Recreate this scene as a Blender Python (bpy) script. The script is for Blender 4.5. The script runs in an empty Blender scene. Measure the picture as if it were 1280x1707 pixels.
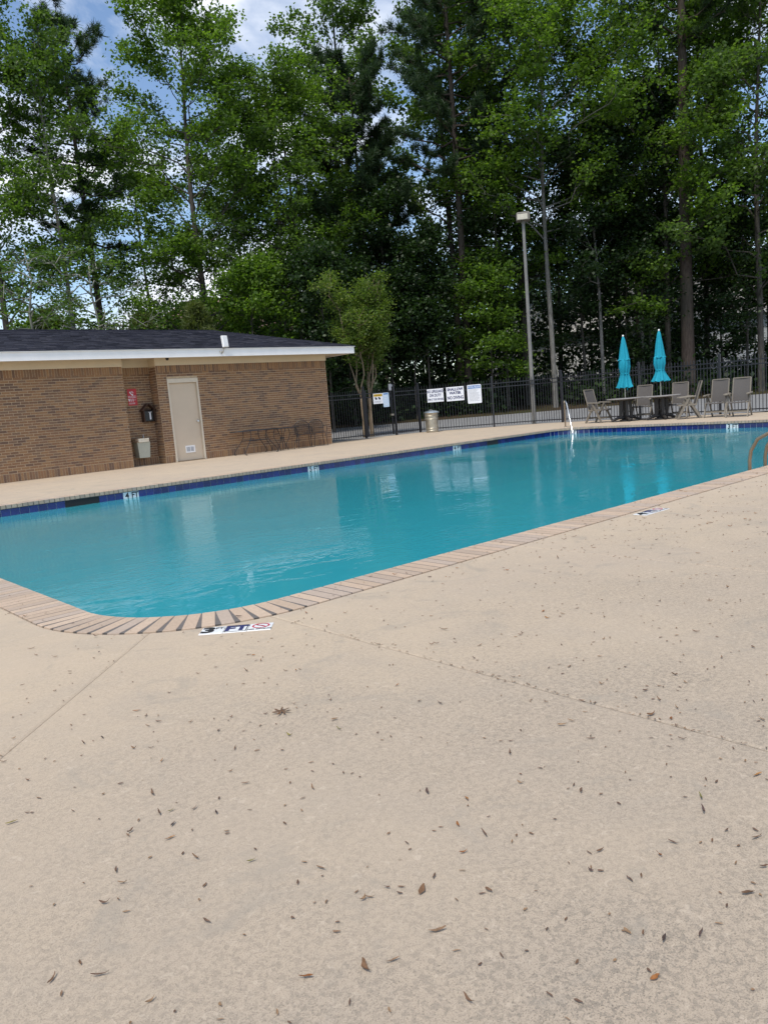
import bpy, bmesh, math, random
import numpy as np
from mathutils import Vector, Matrix

# ------------------------------------------------------------------ camera, sky, sun, exposure
S = bpy.context.scene
COL = S.collection
rad = math.radians

CAM_H = 1.17
cam_d = bpy.data.cameras.new('camera'); cam = bpy.data.objects.new('camera', cam_d); COL.objects.link(cam)
S.camera = cam
cam_d.sensor_fit = 'HORIZONTAL'; cam_d.sensor_width = 36.0; cam_d.lens = 36.0
cam_d.clip_start = 0.05; cam_d.clip_end = 1500
yaw, pitch, roll = rad(41.25), rad(-7.96), rad(-4.74)
fw = Vector((math.sin(yaw)*math.cos(pitch), math.cos(yaw)*math.cos(pitch), math.sin(pitch)))
rt = Vector((math.cos(yaw), -math.sin(yaw), 0)); up = rt.cross(fw)
r2 = rt*math.cos(roll) + up*math.sin(roll); u2 = up*math.cos(roll) - rt*math.sin(roll)
cam.matrix_world = Matrix(((r2.x, u2.x, -fw.x, 0), (r2.y, u2.y, -fw.y, 0), (r2.z, u2.z, -fw.z, CAM_H), (0, 0, 0, 1)))

SUN_EL, SUN_AZ = rad(63), math.atan2(-0.70, -0.33)      # azimuth as atan2(x, y) of the direction to the sun
to_sun = Vector((math.sin(SUN_AZ)*math.cos(SUN_EL), math.cos(SUN_AZ)*math.cos(SUN_EL), math.sin(SUN_EL)))
sd = bpy.data.lights.new('sun', 'SUN'); sun = bpy.data.objects.new('sun', sd); COL.objects.link(sun)
sd.energy = 2.9; sd.angle = rad(11); sd.color = (1.0, 0.94, 0.83)
sun.rotation_euler = to_sun.to_track_quat('Z', 'Y').to_euler()

W = bpy.data.worlds.new('World'); S.world = W; W.use_nodes = True
wt = W.node_tree; wt.nodes.clear()
def wn(t, **k):
    n = wt.nodes.new(t)
    for a, b in k.items(): setattr(n, a, b)
    return n
SKY_STR = 0.15
sky = wn('ShaderNodeTexSky'); sky.sky_type = 'NISHITA'; sky.sun_disc = False
sky.sun_elevation = SUN_EL; sky.sun_rotation = SUN_AZ; sky.air_density = 1.0; sky.dust_density = 0.25; sky.ozone_density = 2.0
tc = wn('ShaderNodeTexCoord'); mp = wn('ShaderNodeMapping'); mp.inputs['Scale'].default_value = (1, 1, 2.0); mp.inputs['Location'].default_value = (0.35, 0.2, 0.1)
wt.links.new(tc.outputs['Generated'], mp.inputs['Vector'])
cn = wn('ShaderNodeTexNoise'); cn.inputs['Scale'].default_value = 2.6; cn.inputs['Detail'].default_value = 9; cn.inputs['Roughness'].default_value = 0.55; cn.inputs['Distortion'].default_value = 0.3
wt.links.new(mp.outputs[0], cn.inputs['Vector'])
cr = wn('ShaderNodeValToRGB'); cr.color_ramp.elements[0].position = 0.47; cr.color_ramp.elements[1].position = 0.60
wt.links.new(cn.outputs['Fac'], cr.inputs['Fac'])
cn2 = wn('ShaderNodeTexNoise'); cn2.inputs['Scale'].default_value = 5.0; cn2.inputs['Detail'].default_value = 6
wt.links.new(mp.outputs[0], cn2.inputs['Vector'])
cc = wn('ShaderNodeValToRGB'); k = 1.0/SKY_STR
cc.color_ramp.elements[0].position = 0.35; cc.color_ramp.elements[0].color = (0.76*k, 0.82*k, 0.93*k, 1)
cc.color_ramp.elements[1].position = 0.65; cc.color_ramp.elements[1].color = (1.12*k, 1.14*k, 1.18*k, 1)
wt.links.new(cn2.outputs['Fac'], cc.inputs['Fac'])
mx = wn('ShaderNodeMixRGB'); wt.links.new(cr.outputs['Color'], mx.inputs['Fac'])
wt.links.new(sky.outputs[0], mx.inputs['Color1']); wt.links.new(cc.outputs['Color'], mx.inputs['Color2'])
bg = wn('ShaderNodeBackground'); bg.inputs['Strength'].default_value = SKY_STR
wt.links.new(mx.outputs[0], bg.inputs['Color'])
wo = wn('ShaderNodeOutputWorld'); wt.links.new(bg.outputs[0], wo.inputs['Surface'])

S.view_settings.view_transform = 'Standard'; S.view_settings.look = 'None'
S.view_settings.exposure = 0.27; S.view_settings.gamma = 1.0; S.view_settings.use_curve_mapping = False
try:
    S.cycles.max_bounces = 6; S.cycles.transparent_max_bounces = 8; S.cycles.caustics_reflective = False; S.cycles.caustics_refractive = False
except Exception: pass

# ------------------------------------------------------------------ helpers
def tag(o, label=None, cat=None, group=None, kind=None):
    if label: o['label'] = label
    if cat: o['category'] = cat
    if group: o['group'] = group
    if kind: o['kind'] = kind
    return o
def empty(name, loc, label=None, cat=None, group=None, rz=0):
    o = bpy.data.objects.new(name, None); COL.objects.link(o); o.location = loc; o.rotation_euler = (0, 0, rz)
    o.empty_display_size = 0.2
    return tag(o, label, cat, group)
def link(name, me, parent=None, loc=(0, 0, 0), rz=0):
    o = bpy.data.objects.new(name, me); COL.objects.link(o); o.location = loc; o.rotation_euler = (0, 0, rz)
    if parent: o.parent = parent
    return o
def copy_tree(o, parent=None):
    c = o.copy(); COL.objects.link(c)
    c.parent = parent
    for ch in list(o.children): copy_tree(ch, c)
    return c

class MB:
    """collects faces; build() links them as ONE mesh object"""
    def __init__(s): s.v = []; s.f = []
    def add(s, vs, fs):
        b = len(s.v); s.v += [tuple(p) for p in vs]; s.f += [tuple(i+b for i in f) for f in fs]; return s
    def box(s, x0, x1, y0, y1, z0, z1):
        vs = [(x, y, z) for z in (z0, z1) for y in (y0, y1) for x in (x0, x1)]
        return s.add(vs, [(0, 2, 3, 1), (4, 5, 7, 6), (0, 1, 5, 4), (1, 3, 7, 5), (3, 2, 6, 7), (2, 0, 4, 6)])
    def chbox(s, x0, x1, y0, y1, z0, z1, c=0.004, ax='z'):
        """box with its visible edges eased (the far side along -ax stays plain)"""
        lo = [(x0, y0, z0), (x1, y0, z0), (x1, y1, z0), (x0, y1, z0)]
        mi = [(x0, y0, z1-c), (x1, y0, z1-c), (x1, y1, z1-c), (x0, y1, z1-c)]
        to = [(x0+c, y0+c, z1), (x1-c, y0+c, z1), (x1-c, y1-c, z1), (x0+c, y1-c, z1)]
        fs = [(3, 2, 1, 0), (8, 9, 10, 11)]
        for i in range(4):
            j = (i+1) % 4; fs += [(i, j, 4+j, 4+i), (4+i, 4+j, 8+j, 8+i)]
        return s.add(lo+mi+to, fs)
    def beam(s, a, b, w, h, upv=(0, 0, 1)):
        """square bar from a to b, w across, h along upv"""
        a, b = Vector(a), Vector(b); d = (b-a).normalized(); upv = Vector(upv)
        if abs(d.dot(upv)) > 0.99: upv = Vector((1, 0, 0))
        r = d.cross(upv).normalized(); u = r.cross(d)
        vs = [p + r*(sx*w/2) + u*(sy*h/2) for p in (a, b) for sx, sy in ((-1, -1), (1, -1), (1, 1), (-1, 1))]
        return s.add(vs, [(0, 1, 2, 3), (7, 6, 5, 4), (0, 4, 5, 1), (1, 5, 6, 2), (2, 6, 7, 3), (3, 7, 4, 0)])
    def tube(s, pts, rs, n=6, cap=True):
        pts = [Vector(p) for p in pts]
        if not hasattr(rs, '__len__'): rs = [rs]*len(pts)
        b = len(s.v); ref = None
        for i, p in enumerate(pts):
            d = (pts[min(i+1, len(pts)-1)] - pts[max(i-1, 0)])
            d = d.normalized() if d.length > 1e-9 else Vector((0, 0, 1))
            if ref is None: ref = Vector((1, 0, 0)) if abs(d.x) < 0.8 else Vector((0, 1, 0))
            r = ref - d*ref.dot(d)
            r = r.normalized() if r.length > 1e-6 else d.orthogonal().normalized()
            ref = r; u = d.cross(r)
            for k in range(n):
                a = 2*math.pi*k/n
                s.v.append(tuple(p + (r*math.cos(a)+u*math.sin(a))*rs[i]))
        for i in range(len(pts)-1):
            for k in range(n):
                k2 = (k+1) % n
                s.f.append((b+i*n+k, b+i*n+k2, b+(i+1)*n+k2, b+(i+1)*n+k))
        if cap:
            s.f.append(tuple(b+k for k in range(n-1, -1, -1)))
            e = b+(len(pts)-1)*n; s.f.append(tuple(e+k for k in range(n)))
        return s
    def lathe(s, prof, n=24, c=(0, 0), wave=None):
        b = len(s.v)
        for i, (r, z) in enumerate(prof):
            for k in range(n):
                a = 2*math.pi*k/n; q = r*(wave(a, i) if wave else 1)
                s.v.append((c[0]+q*math.cos(a), c[1]+q*math.sin(a), z))
        for i in range(len(prof)-1):
            for k in range(n):
                k2 = (k+1) % n
                s.f.append((b+i*n+k, b+i*n+k2, b+(i+1)*n+k2, b+(i+1)*n+k))
        s.f.append(tuple(b+k for k in range(n-1, -1, -1)))
        e = b+(len(prof)-1)*n; s.f.append(tuple(e+k for k in range(n)))
        return s
    def prism(s, poly, z0, z1):
        n = len(poly); b = len(s.v)
        s.v += [(x, y, z0) for x, y in poly] + [(x, y, z1) for x, y in poly]
        s.f.append(tuple(b+i for i in range(n-1, -1, -1))); s.f.append(tuple(b+n+i for i in range(n)))
        for i in range(n):
            j = (i+1) % n; s.f.append((b+i, b+j, b+n+j, b+n+i))
        return s
    def move(s, M):
        s.v = [tuple(M @ Vector(p)) for p in s.v]; return s
    def mesh(s, name, m, at=(0, 0, 0), smooth=False):
        me = bpy.data.meshes.new(name)
        me.from_pydata([(x-at[0], y-at[1], z-at[2]) for x, y, z in s.v], [], s.f)
        bm = bmesh.new(); bm.from_mesh(me); bmesh.ops.recalc_face_normals(bm, faces=bm.faces); bm.to_mesh(me); bm.free()
        if m: me.materials.append(m)
        if smooth:
            me.polygons.foreach_set('use_smooth', [True]*len(me.polygons))
            if smooth == 'auto':
                try: me.set_sharp_from_angle(angle=rad(40))
                except Exception: pass
        me.update(); return me
    def build(s, name, m, parent=None, at=(0, 0, 0), smooth=False, loc=(0, 0, 0)):
        return link(name, s.mesh(name, m, at, smooth), parent, loc)

def np_quads(name, V, m, extra=None):
    """mesh of loose quads from an (n,4,3) array"""
    n = len(V); me = bpy.data.meshes.new(name)
    me.vertices.add(n*4); me.vertices.foreach_set('co', V.reshape(-1).astype(np.float32))
    me.loops.add(n*4); me.loops.foreach_set('vertex_index', np.arange(n*4, dtype=np.int32))
    me.polygons.add(n); me.polygons.foreach_set('loop_start', np.arange(0, n*4, 4, dtype=np.int32))
    try: me.polygons.foreach_set('loop_total', np.full(n, 4, dtype=np.int32))
    except Exception: pass
    me.materials.append(m); me.update(calc_edges=True); return me

def text_faces(body, size, right, upv, origin, m, name='lettering', parent=None, weight=0.0, align='CENTER', lift=0.0015, sx=1.0, at=(0, 0, 0)):
    """flat lettering as mesh, laid on a surface with axes right/upv around origin (centre of the text)"""
    cu = bpy.data.curves.new(name, 'FONT'); cu.body = body; cu.size = size; cu.align_x = align; cu.align_y = 'CENTER'
    cu.offset = weight; cu.extrude = 0.0; cu.space_line = 0.95; cu.resolution_u = 3
    o = bpy.data.objects.new(name, cu); COL.objects.link(o)
    dg = bpy.context.evaluated_depsgraph_get(); me = bpy.data.meshes.new_from_object(o.evaluated_get(dg))
    bpy.data.objects.remove(o); bpy.data.curves.remove(cu)
    r, u = Vector(right).normalized(), Vector(upv).normalized(); n = r.cross(u); og = Vector(origin) - Vector(at)
    for v in me.vertices: v.co = og + r*(v.co.x*sx) + u*v.co.y + n*lift
    me.materials.clear(); me.materials.append(m); me.name = name
    return link(name, me, parent)

# ------------------------------------------------------------------ materials
MATS = {}
class NT:
    def __init__(s, name):
        s.m = bpy.data.materials.new(name); s.m.use_nodes = True; s.t = s.m.node_tree; s.t.nodes.clear()
        s.out = s.n('ShaderNodeOutputMaterial')
    def n(s, t, ins=None, **k):
        nd = s.t.nodes.new(t)
        for a, b in k.items(): setattr(nd, a, b)
        for a, b in (ins or {}).items(): s.put(nd.inputs[a], b)
        return nd
    def put(s, sock, v):
        if hasattr(v, 'is_output') : s.t.links.new(v, sock)
        else:
            if isinstance(v, tuple) and len(v) == 3 and sock.type == 'RGBA': v = (*v, 1)
            sock.default_value = v
    def pos(s): return s.n('ShaderNodeNewGeometry').outputs['Position']
    def noise(s, scale, detail=4, rough=0.55, vec=None, dist=0.0, out='Fac'):
        nd = s.n('ShaderNodeTexNoise', {'Scale': scale, 'Detail': detail, 'Roughness': rough, 'Distortion': dist})
        if vec is not None: s.put(nd.inputs['Vector'], vec)
        return nd.outputs[out]
    def ramp(s, fac, stops, interp='LINEAR'):
        nd = s.n('ShaderNodeValToRGB'); cr = nd.color_ramp; cr.interpolation = interp
        while len(cr.elements) < len(stops): cr.elements.new(0.5)
        for e, (p, c) in zip(cr.elements, stops):
            e.position = p; e.color = (*c, 1) if isinstance(c, tuple) else (c, c, c, 1)
        s.put(nd.inputs['Fac'], fac); return nd.outputs['Color']
    def mix(s, fac, a, b, blend='MIX'):
        nd = s.n('ShaderNodeMixRGB', blend_type=blend); s.put(nd.inputs['Fac'], fac); s.put(nd.inputs['Color1'], a); s.put(nd.inputs['Color2'], b); return nd.outputs['Color']
    def math(s, op, a, b=0.0):
        nd = s.n('ShaderNodeMath', operation=op); s.put(nd.inputs[0], a); s.put(nd.inputs[1], b); return nd.outputs[0]
    def rnd(s):
        """one random number for each object and each loose piece"""
        a = s.n('ShaderNodeObjectInfo').outputs['Random']; b = s.n('ShaderNodeNewGeometry').outputs['Random Per Island']
        return s.math('FRACT', s.math('ADD', a, b))
    def bump(s, h, strength=0.3, dist=0.01):
        return s.n('ShaderNodeBump', {'Height': h, 'Strength': strength, 'Distance': dist}).outputs['Normal']
    def bsdf(s, **k):
        nd = s.n('ShaderNodeBsdfPrincipled')
        for a, b in k.items(): s.put(nd.inputs[a.replace('_', ' ')], b)
        return nd
    def done(s, sh):
        s.t.links.new(sh.outputs[0] if hasattr(sh, 'outputs') else sh, s.out.inputs['Surface']); return s.m

def plain(name, col, rough=0.5, metal=0.0, var=0.12, scale=9.0, bump=0.0, spec=0.5):
    if name in MATS: return MATS[name]
    t = NT(name); nz = t.noise(scale, 5, 0.6, t.pos())
    c = t.mix(1.0, col, t.ramp(nz, [(0.25, 1-var), (0.75, 1+var)]), 'MULTIPLY')
    k = dict(Base_Color=c, Roughness=t.ramp(nz, [(0.2, max(0.02, rough-0.08)), (0.8, min(1, rough+0.08))]), Metallic=metal, Specular_IOR_Level=spec)
    if bump: k['Normal'] = t.bump(t.noise(scale*8, 4, 0.6, t.pos()), bump, 0.004)
    MATS[name] = t.done(t.bsdf(**k)); return MATS[name]

def m_deck():
    t = NT('cream_concrete'); p = t.pos()
    big = t.noise(0.5, 5, 0.6, p); mid = t.noise(2.6, 7, 0.68, p, 0.5); fine = t.noise(62, 8, 0.8, p, 0.8); grit = t.noise(240, 3, 0.75, p)
    c = t.mix(t.ramp(big, [(0.35, 0.0), (0.7, 1.0)]), (0.490, 0.395, 0.292), (0.445, 0.362, 0.280))
    c = t.mix(t.ramp(mid, [(0.46, 0.0), (0.75, 0.5)]), c, (0.38, 0.325, 0.265))
    walk = t.n('ShaderNodeMapRange', {'Value': t.math('ADD', t.n('ShaderNodeSeparateXYZ', {'Vector': p}).outputs['Y'], t.math('MULTIPLY', t.noise(0.7, 4, 0.6, p), 2.4)), 'From Min': 5.0, 'From Max': 1.8}).outputs[0]
    zone = t.math('MULTIPLY', t.ramp(t.noise(0.9, 6, 0.65, p, 0.3), [(0.34, 0.35), (0.62, 1.0)]), t.math('ADD', t.math('MULTIPLY', walk, 0.75), 0.25))
    c = t.mix(t.math('MULTIPLY', walk, 0.55), c, (0.365, 0.305, 0.245))
    wear = t.math('MULTIPLY', t.ramp(fine, [(0.49, 0.0), (0.545, 1.0)]), zone)
    c = t.mix(t.math('MULTIPLY', wear, 0.9), c, (0.245, 0.21, 0.17))
    c = t.mix(t.math('MULTIPLY', t.ramp(grit, [(0.53, 0.0), (0.66, 1.0)]), t.math('MULTIPLY', zone, 0.95)), c, (0.11, 0.092, 0.072))
    c = t.mix(t.ramp(t.noise(34, 5, 0.65, p, 1.2), [(0.58, 0.0), (0.66, 0.45)]), c, (0.535, 0.445, 0.352))
    spots = t.n('ShaderNodeTexVoronoi', {'Scale': 7.0, 'Vector': p}).outputs['Distance']
    c = t.mix(t.math('MULTIPLY', t.ramp(spots, [(0.02, 1.0), (0.05, 0.0)]), 0.5), c, (0.20, 0.155, 0.11))
    st = t.ramp(t.noise(1.9, 8, 0.72, p, 1.5), [(0.55, 0.0), (0.66, 0.5)])
    c = t.mix(st, c, (0.30, 0.265, 0.22))
    h = t.math('ADD', t.math('MULTIPLY', fine, 0.8), t.math('MULTIPLY', grit, 0.6))
    return t.done(t.bsdf(Base_Color=c, Roughness=0.85, Specular_IOR_Level=0.25, Normal=t.bump(h, 0.55, 0.006)))
def m_pieces(name, cols, rough=0.8, grain=60, var=0.25, bump=0.3, spec=0.35):
    """a material whose colour differs from piece to piece"""
    t = NT(name); p = t.pos(); n = len(cols)
    c = t.ramp(t.rnd(), [(i/n, c) for i, c in enumerate(cols)], 'CONSTANT')
    nz = t.noise(grain, 5, 0.65, p)
    c = t.mix(1.0, c, t.ramp(nz, [(0.3, 1-var), (0.7, 1+var)]), 'MULTIPLY')
    c = t.mix(t.ramp(t.noise(1.7, 4, 0.6, p), [(0.5, 0.0), (0.8, 0.14)]), c, tuple(x*0.6 for x in cols[0]))
    return t.done(t.bsdf(Base_Color=c, Roughness=rough, Specular_IOR_Level=spec, Normal=t.bump(nz, bump, 0.004)))
def m_leaf(name, dark, mid, light, trans=0.4):
    t = NT(name); r = t.rnd(); p = t.pos()
    f = t.math('ADD', t.math('MULTIPLY', r, 0.65), t.math('MULTIPLY', t.noise(0.5, 3, 0.6, p), 0.45))
    c = t.ramp(f, [(0.15, dark), (0.55, mid), (0.95, light)])
    b = t.bsdf(Base_Color=c, Roughness=0.5, Specular_IOR_Level=0.35)
    tr = t.n('ShaderNodeBsdfTranslucent', {'Color': t.mix(1.0, c, (1.3, 1.45, 0.6), 'MULTIPLY')})
    mxs = t.n('ShaderNodeMixShader', {'Fac': trans}); t.t.links.new(b.outputs[0], mxs.inputs[1]); t.t.links.new(tr.outputs[0], mxs.inputs[2])
    return t.done(mxs)
def m_bark(name, a, b, scale=6):
    t = NT(name); tcn = t.n('ShaderNodeTexCoord'); mpn = t.n('ShaderNodeMapping', {'Scale': (scale*3, scale*3, scale*0.45), 'Vector': tcn.outputs['Object']})
    nz = t.noise(1.0, 7, 0.7, mpn.outputs[0], 0.6)
    c = t.mix(t.ramp(nz, [(0.35, 0.0), (0.65, 1.0)]), a, b)
    c = t.mix(t.ramp(t.noise(0.7, 3, 0.6, t.pos()), [(0.4, 0.0), (0.8, 0.4)]), c, (0.07, 0.075, 0.05))
    return t.done(t.bsdf(Base_Color=c, Roughness=0.9, Specular_IOR_Level=0.2, Normal=t.bump(nz, 0.8, 0.03)))
def m_water():
    t = NT('pool_water'); p = t.pos()
    mp1 = t.n('ShaderNodeMapping', {'Scale': (1.0, 1.6, 1.0), 'Rotation': (0, 0, 0.5), 'Vector': p}).outputs[0]
    w1 = t.noise(2.4, 3, 0.5, mp1, 0.6); w2 = t.noise(9.0, 3, 0.55, mp1, 0.8); w3 = t.noise(24.0, 2, 0.5, mp1, 0.4)
    gust = t.ramp(t.noise(0.33, 3, 0.5, p), [(0.44, 0.05), (0.58, 1.0)])
    h = t.math('ADD', t.math('MULTIPLY', w1, 0.5), t.math('MULTIPLY', t.math('ADD', t.math('MULTIPLY', w2, 0.35), t.math('MULTIPLY', w3, 0.12)), gust))
    nrm = t.bump(h, 0.20, 0.05)
    body = t.mix(t.noise(0.25, 3, 0.5, p), (0.028, 0.310, 0.388), (0.042, 0.355, 0.425))
    dif = t.n('ShaderNodeBsdfDiffuse', {'Color': body})
    trn = t.n('ShaderNodeBsdfTransparent', {'Color': (0.25, 0.80, 0.86)})
    mb = t.n('ShaderNodeMixShader', {'Fac': 0.22}); t.t.links.new(dif.outputs[0], mb.inputs[1]); t.t.links.new(trn.outputs[0], mb.inputs[2])
    gl = t.n('ShaderNodeBsdfGlossy', {'Color': (0.95, 0.97, 1.0), 'Roughness': 0.035, 'Normal': nrm})
    fr = t.n('ShaderNodeFresnel', {'IOR': 1.33, 'Normal': nrm})
    ms = t.n('ShaderNodeMixShader', {'Fac': fr.outputs[0]}); t.t.links.new(mb.outputs[0], ms.inputs[1]); t.t.links.new(gl.outputs[0], ms.inputs[2])
    return t.done(ms)

M = dict(
    deck=m_deck(), water=m_water(),
    joint=plain('joint_filler', (0.30, 0.245, 0.185), 0.9, var=0.35, scale=14),
    mortar_grey=plain('grey_mortar', (0.125, 0.112, 0.105), 0.9, var=0.25, scale=20, bump=0.4),
    coping=m_pieces('coping_brick', [(0.415, 0.315, 0.235), (0.45, 0.34, 0.255), (0.38, 0.295, 0.23), (0.475, 0.365, 0.275), (0.40, 0.32, 0.26)], 0.75, 70, 0.12),
    tile=m_pieces('blue_glazed_tile', [(0.005, 0.014, 0.125), (0.008, 0.020, 0.155), (0.004, 0.012, 0.10), (0.010, 0.025, 0.18)], 0.12, 14, 0.15, 0.02, 0.6),
    grout=plain('pale_grout', (0.52, 0.54, 0.55), 0.8),
    wtile=plain('white_tile', (0.72, 0.74, 0.76), 0.25, var=0.08),
    ink=plain('black_glaze', (0.012, 0.013, 0.018), 0.35), navy=plain('navy_print', (0.018, 0.022, 0.11), 0.5),
    redprint=plain('red_print', (0.45, 0.02, 0.05), 0.5), greyprint=plain('grey_print', (0.30, 0.32, 0.36), 0.5),
    plaster=plain('pool_plaster', (0.45, 0.62, 0.64), 0.8),
    dark=plain('opening_shade_black', (0.008, 0.008, 0.010), 0.7),
    brick=m_pieces('wall_brick', [(0.275, 0.155, 0.086), (0.220, 0.127, 0.076), (0.33, 0.192, 0.100), (0.26, 0.152, 0.090), (0.175, 0.108, 0.075), (0.285, 0.160, 0.086), (0.235, 0.148, 0.094), (0.31, 0.182, 0.096)], 0.85, 45, 0.22),
    mortar=plain('tan_mortar', (0.55, 0.42, 0.28), 0.9, var=0.2, scale=14, bump=0.3),
    shingle=m_pieces('roof_shingle', [(0.030, 0.031, 0.044), (0.040, 0.041, 0.056), (0.024, 0.025, 0.035), (0.048, 0.048, 0.062), (0.034, 0.035, 0.05)], 0.9, 60, 0.35, 0.5, 0.2),
    white=plain('white_paint', (0.88, 0.87, 0.86), 0.45, var=0.05, scale=3), cream=plain('cream_paint', (0.68, 0.575, 0.42), 0.6, var=0.06, scale=3),
    door=plain('beige_door_paint', (0.62, 0.51, 0.385), 0.45, var=0.05, scale=2), frame=plain('beige_frame_paint', (0.68, 0.60, 0.48), 0.45, var=0.06),
    chrome=plain('stainless_steel', (0.72, 0.72, 0.70), 0.22, 1.0, 0.08), brown_metal=plain('bronze_and_shaded_steel', (0.30, 0.22, 0.15), 0.4, 0.7),
    iron=plain('black_iron', (0.018, 0.018, 0.022), 0.45, 0.0, 0.2), fence=plain('black_fence_paint', (0.012, 0.013, 0.018), 0.4, 0.0, 0.2),
    galv=plain('galvanised_steel', (0.50, 0.47, 0.40), 0.42, 0.85, 0.22, 7), galvlid=plain('galvanised_lid', (0.42, 0.48, 0.53), 0.4, 0.8, 0.2, 7),
    signw=plain('sign_white', (0.80, 0.82, 0.87), 0.4, var=0.05), signb=plain('sign_blue', (0.05, 0.17, 0.45), 0.4, var=0.06), signy=plain('sign_yellow', (0.72, 0.46, 0.03), 0.4, var=0.05),
    signr=plain('sign_red', (0.50, 0.025, 0.035), 0.45, var=0.06), signl=plain('sign_pale_blue', (0.50, 0.64, 0.80), 0.4, var=0.06),
    wood=plain('dark_stained_wood', (0.060, 0.030, 0.018), 0.7, var=0.3, scale=20), blackp=plain('black_plastic', (0.010, 0.010, 0.012), 0.3),
    sage=plain('sage_enamel', (0.44, 0.45, 0.37), 0.4, var=0.06),
    resin=plain('taupe_resin', (0.19, 0.165, 0.132), 0.55, var=0.12, scale=12), weave=None,
    tabletop=plain('grey_tabletop', (0.26, 0.245, 0.235), 0.45, var=0.15), tablebase=plain('shade_dark_table_base', (0.030, 0.027, 0.025), 0.5, var=0.2),  # table base near black: shade under the tabletop is put into its colour
    teal=None, pole=plain('weathered_pole', (0.20, 0.195, 0.185), 0.7, var=0.2, scale=4, bump=0.2), lampbox=plain('bronze_lamp_box', (0.16, 0.145, 0.125), 0.5), lens=plain('lamp_lens', (0.62, 0.57, 0.47), 0.2, var=0.1),
    asphalt=plain('sunlit_asphalt', (0.20, 0.20, 0.205), 0.9, var=0.15, scale=2.5, bump=0.5), concrete=plain('kerb_concrete', (0.34, 0.32, 0.29), 0.9, var=0.15, scale=4, bump=0.3),
    litter=None,
    leafA=m_leaf('hardwood_leaf', (0.040, 0.080, 0.012), (0.100, 0.180, 0.026), (0.185, 0.285, 0.045), 0.5),
    leafB=m_leaf('dull_hardwood_leaf', (0.036, 0.070, 0.018), (0.085, 0.148, 0.034), (0.150, 0.230, 0.058), 0.5),
    leafD=m_leaf('canopy_shaded_leaf', (0.008, 0.020, 0.006), (0.020, 0.044, 0.012), (0.046, 0.088, 0.022), 0.35),  # darkened copy of the hardwood leaf: canopy shade is put into its colour
    leafC=m_leaf('crape_leaf', (0.055, 0.100, 0.020), (0.120, 0.185, 0.034), (0.210, 0.250, 0.062), 0.5),
    leafJ=m_leaf('cedar_leaf', (0.05, 0.075, 0.018), (0.095, 0.125, 0.03), (0.15, 0.175, 0.045), 0.35),
    needle=m_leaf('pine_needle', (0.018, 0.040, 0.017), (0.036, 0.070, 0.028), (0.065, 0.110, 0.042), 0.3),
    barkP=m_bark('pine_bark', (0.035, 0.026, 0.022), (0.105, 0.080, 0.068)), barkH=m_bark('hardwood_bark', (0.045, 0.038, 0.032), (0.135, 0.120, 0.105)),
    barkG=m_bark('grey_bark', (0.10, 0.095, 0.085), (0.27, 0.255, 0.235)), barkC=m_bark('crape_bark', (0.20, 0.145, 0.095), (0.34, 0.26, 0.18), 3), barkL=m_bark('lichen_bark', (0.16, 0.165, 0.14), (0.34, 0.34, 0.29)),
)
def m_weave():
    t = NT('woven_sling'); z = t.n('ShaderNodeTexCoord').outputs['Object']
    wv = t.n('ShaderNodeTexWave', {'Scale': 14.0, 'Distortion': 0.4, 'Vector': z}, bands_direction='Z').outputs['Fac']
    c = t.mix(wv, (0.078, 0.070, 0.066), (0.118, 0.106, 0.100)); c = t.mix(t.ramp(t.noise(60, 3, 0.6, z), [(0.4, 0.0), (0.7, 0.4)]), c, (0.06, 0.054, 0.05))
    return t.done(t.bsdf(Base_Color=c, Roughness=0.75, Normal=t.bump(wv, 0.4, 0.006)))
M['weave'] = m_weave()
def m_teal():
    t = NT('turquoise_canvas'); p = t.pos(); c = t.mix(t.noise(12, 4, 0.6, p), (0.012, 0.25, 0.36), (0.02, 0.32, 0.43))
    return t.done(t.bsdf(Base_Color=c, Roughness=0.75, Specular_IOR_Level=0.2, Normal=t.bump(t.noise(25, 3, 0.6, p), 0.4, 0.02)))
M['teal'] = m_teal()
def m_ground():
    t = NT('leaf_litter_ground'); p = t.pos(); a = t.noise(0.35, 5, 0.6, p); b = t.noise(9, 6, 0.7, p)
    c = t.mix(t.ramp(a, [(0.4, 0.0), (0.65, 1.0)]), (0.050, 0.034, 0.020), (0.032, 0.042, 0.014)); c = t.mix(t.ramp(b, [(0.45, 0.0), (0.7, 0.7)]), c, (0.10, 0.07, 0.042))
    return t.done(t.bsdf(Base_Color=c, Roughness=0.95, Specular_IOR_Level=0.1, Normal=t.bump(b, 0.8, 0.05)))
M['litter'] = m_ground()

# ------------------------------------------------------------------ ground, road
def gz(x, y):
    d = 0.659*x + 0.752*y - 31.5
    return 0.048*(d if d > 2 else (0 if d < -2 else (d+2)**2/8.0)) if d < 60 else 0.048*60
def sheet(name, xs, ys, off, m, skip=None, keep=None):
    me = bpy.data.meshes.new(name); nx, ny = len(xs), len(ys)
    vs = [(x, y, gz(x, y)+off) for y in ys for x in xs]; fs = []
    for j in range(ny-1):
        for i in range(nx-1):
            cx_, cy_ = (xs[i]+xs[i+1])/2, (ys[j]+ys[j+1])/2
            if skip and skip(cx_, cy_): continue
            if keep and not keep(cx_, cy_): continue
            fs.append((j*nx+i, j*nx+i+1, (j+1)*nx+i+1, (j+1)*nx+i))
    me.from_pydata(vs, [], fs); me.materials.append(m); me.update()
    return link(name, me)
xs = sorted(set([-500, -300, -150, -80, -45] + [-30+1.5*i for i in range(80)] + [100, 130, 170, 250, 400, 700]))
ys = sorted(set([-500, -300, -150, -80, -45] + [-30+1.5*i for i in range(74)] + [90, 120, 170, 250, 400, 700]))
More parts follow.
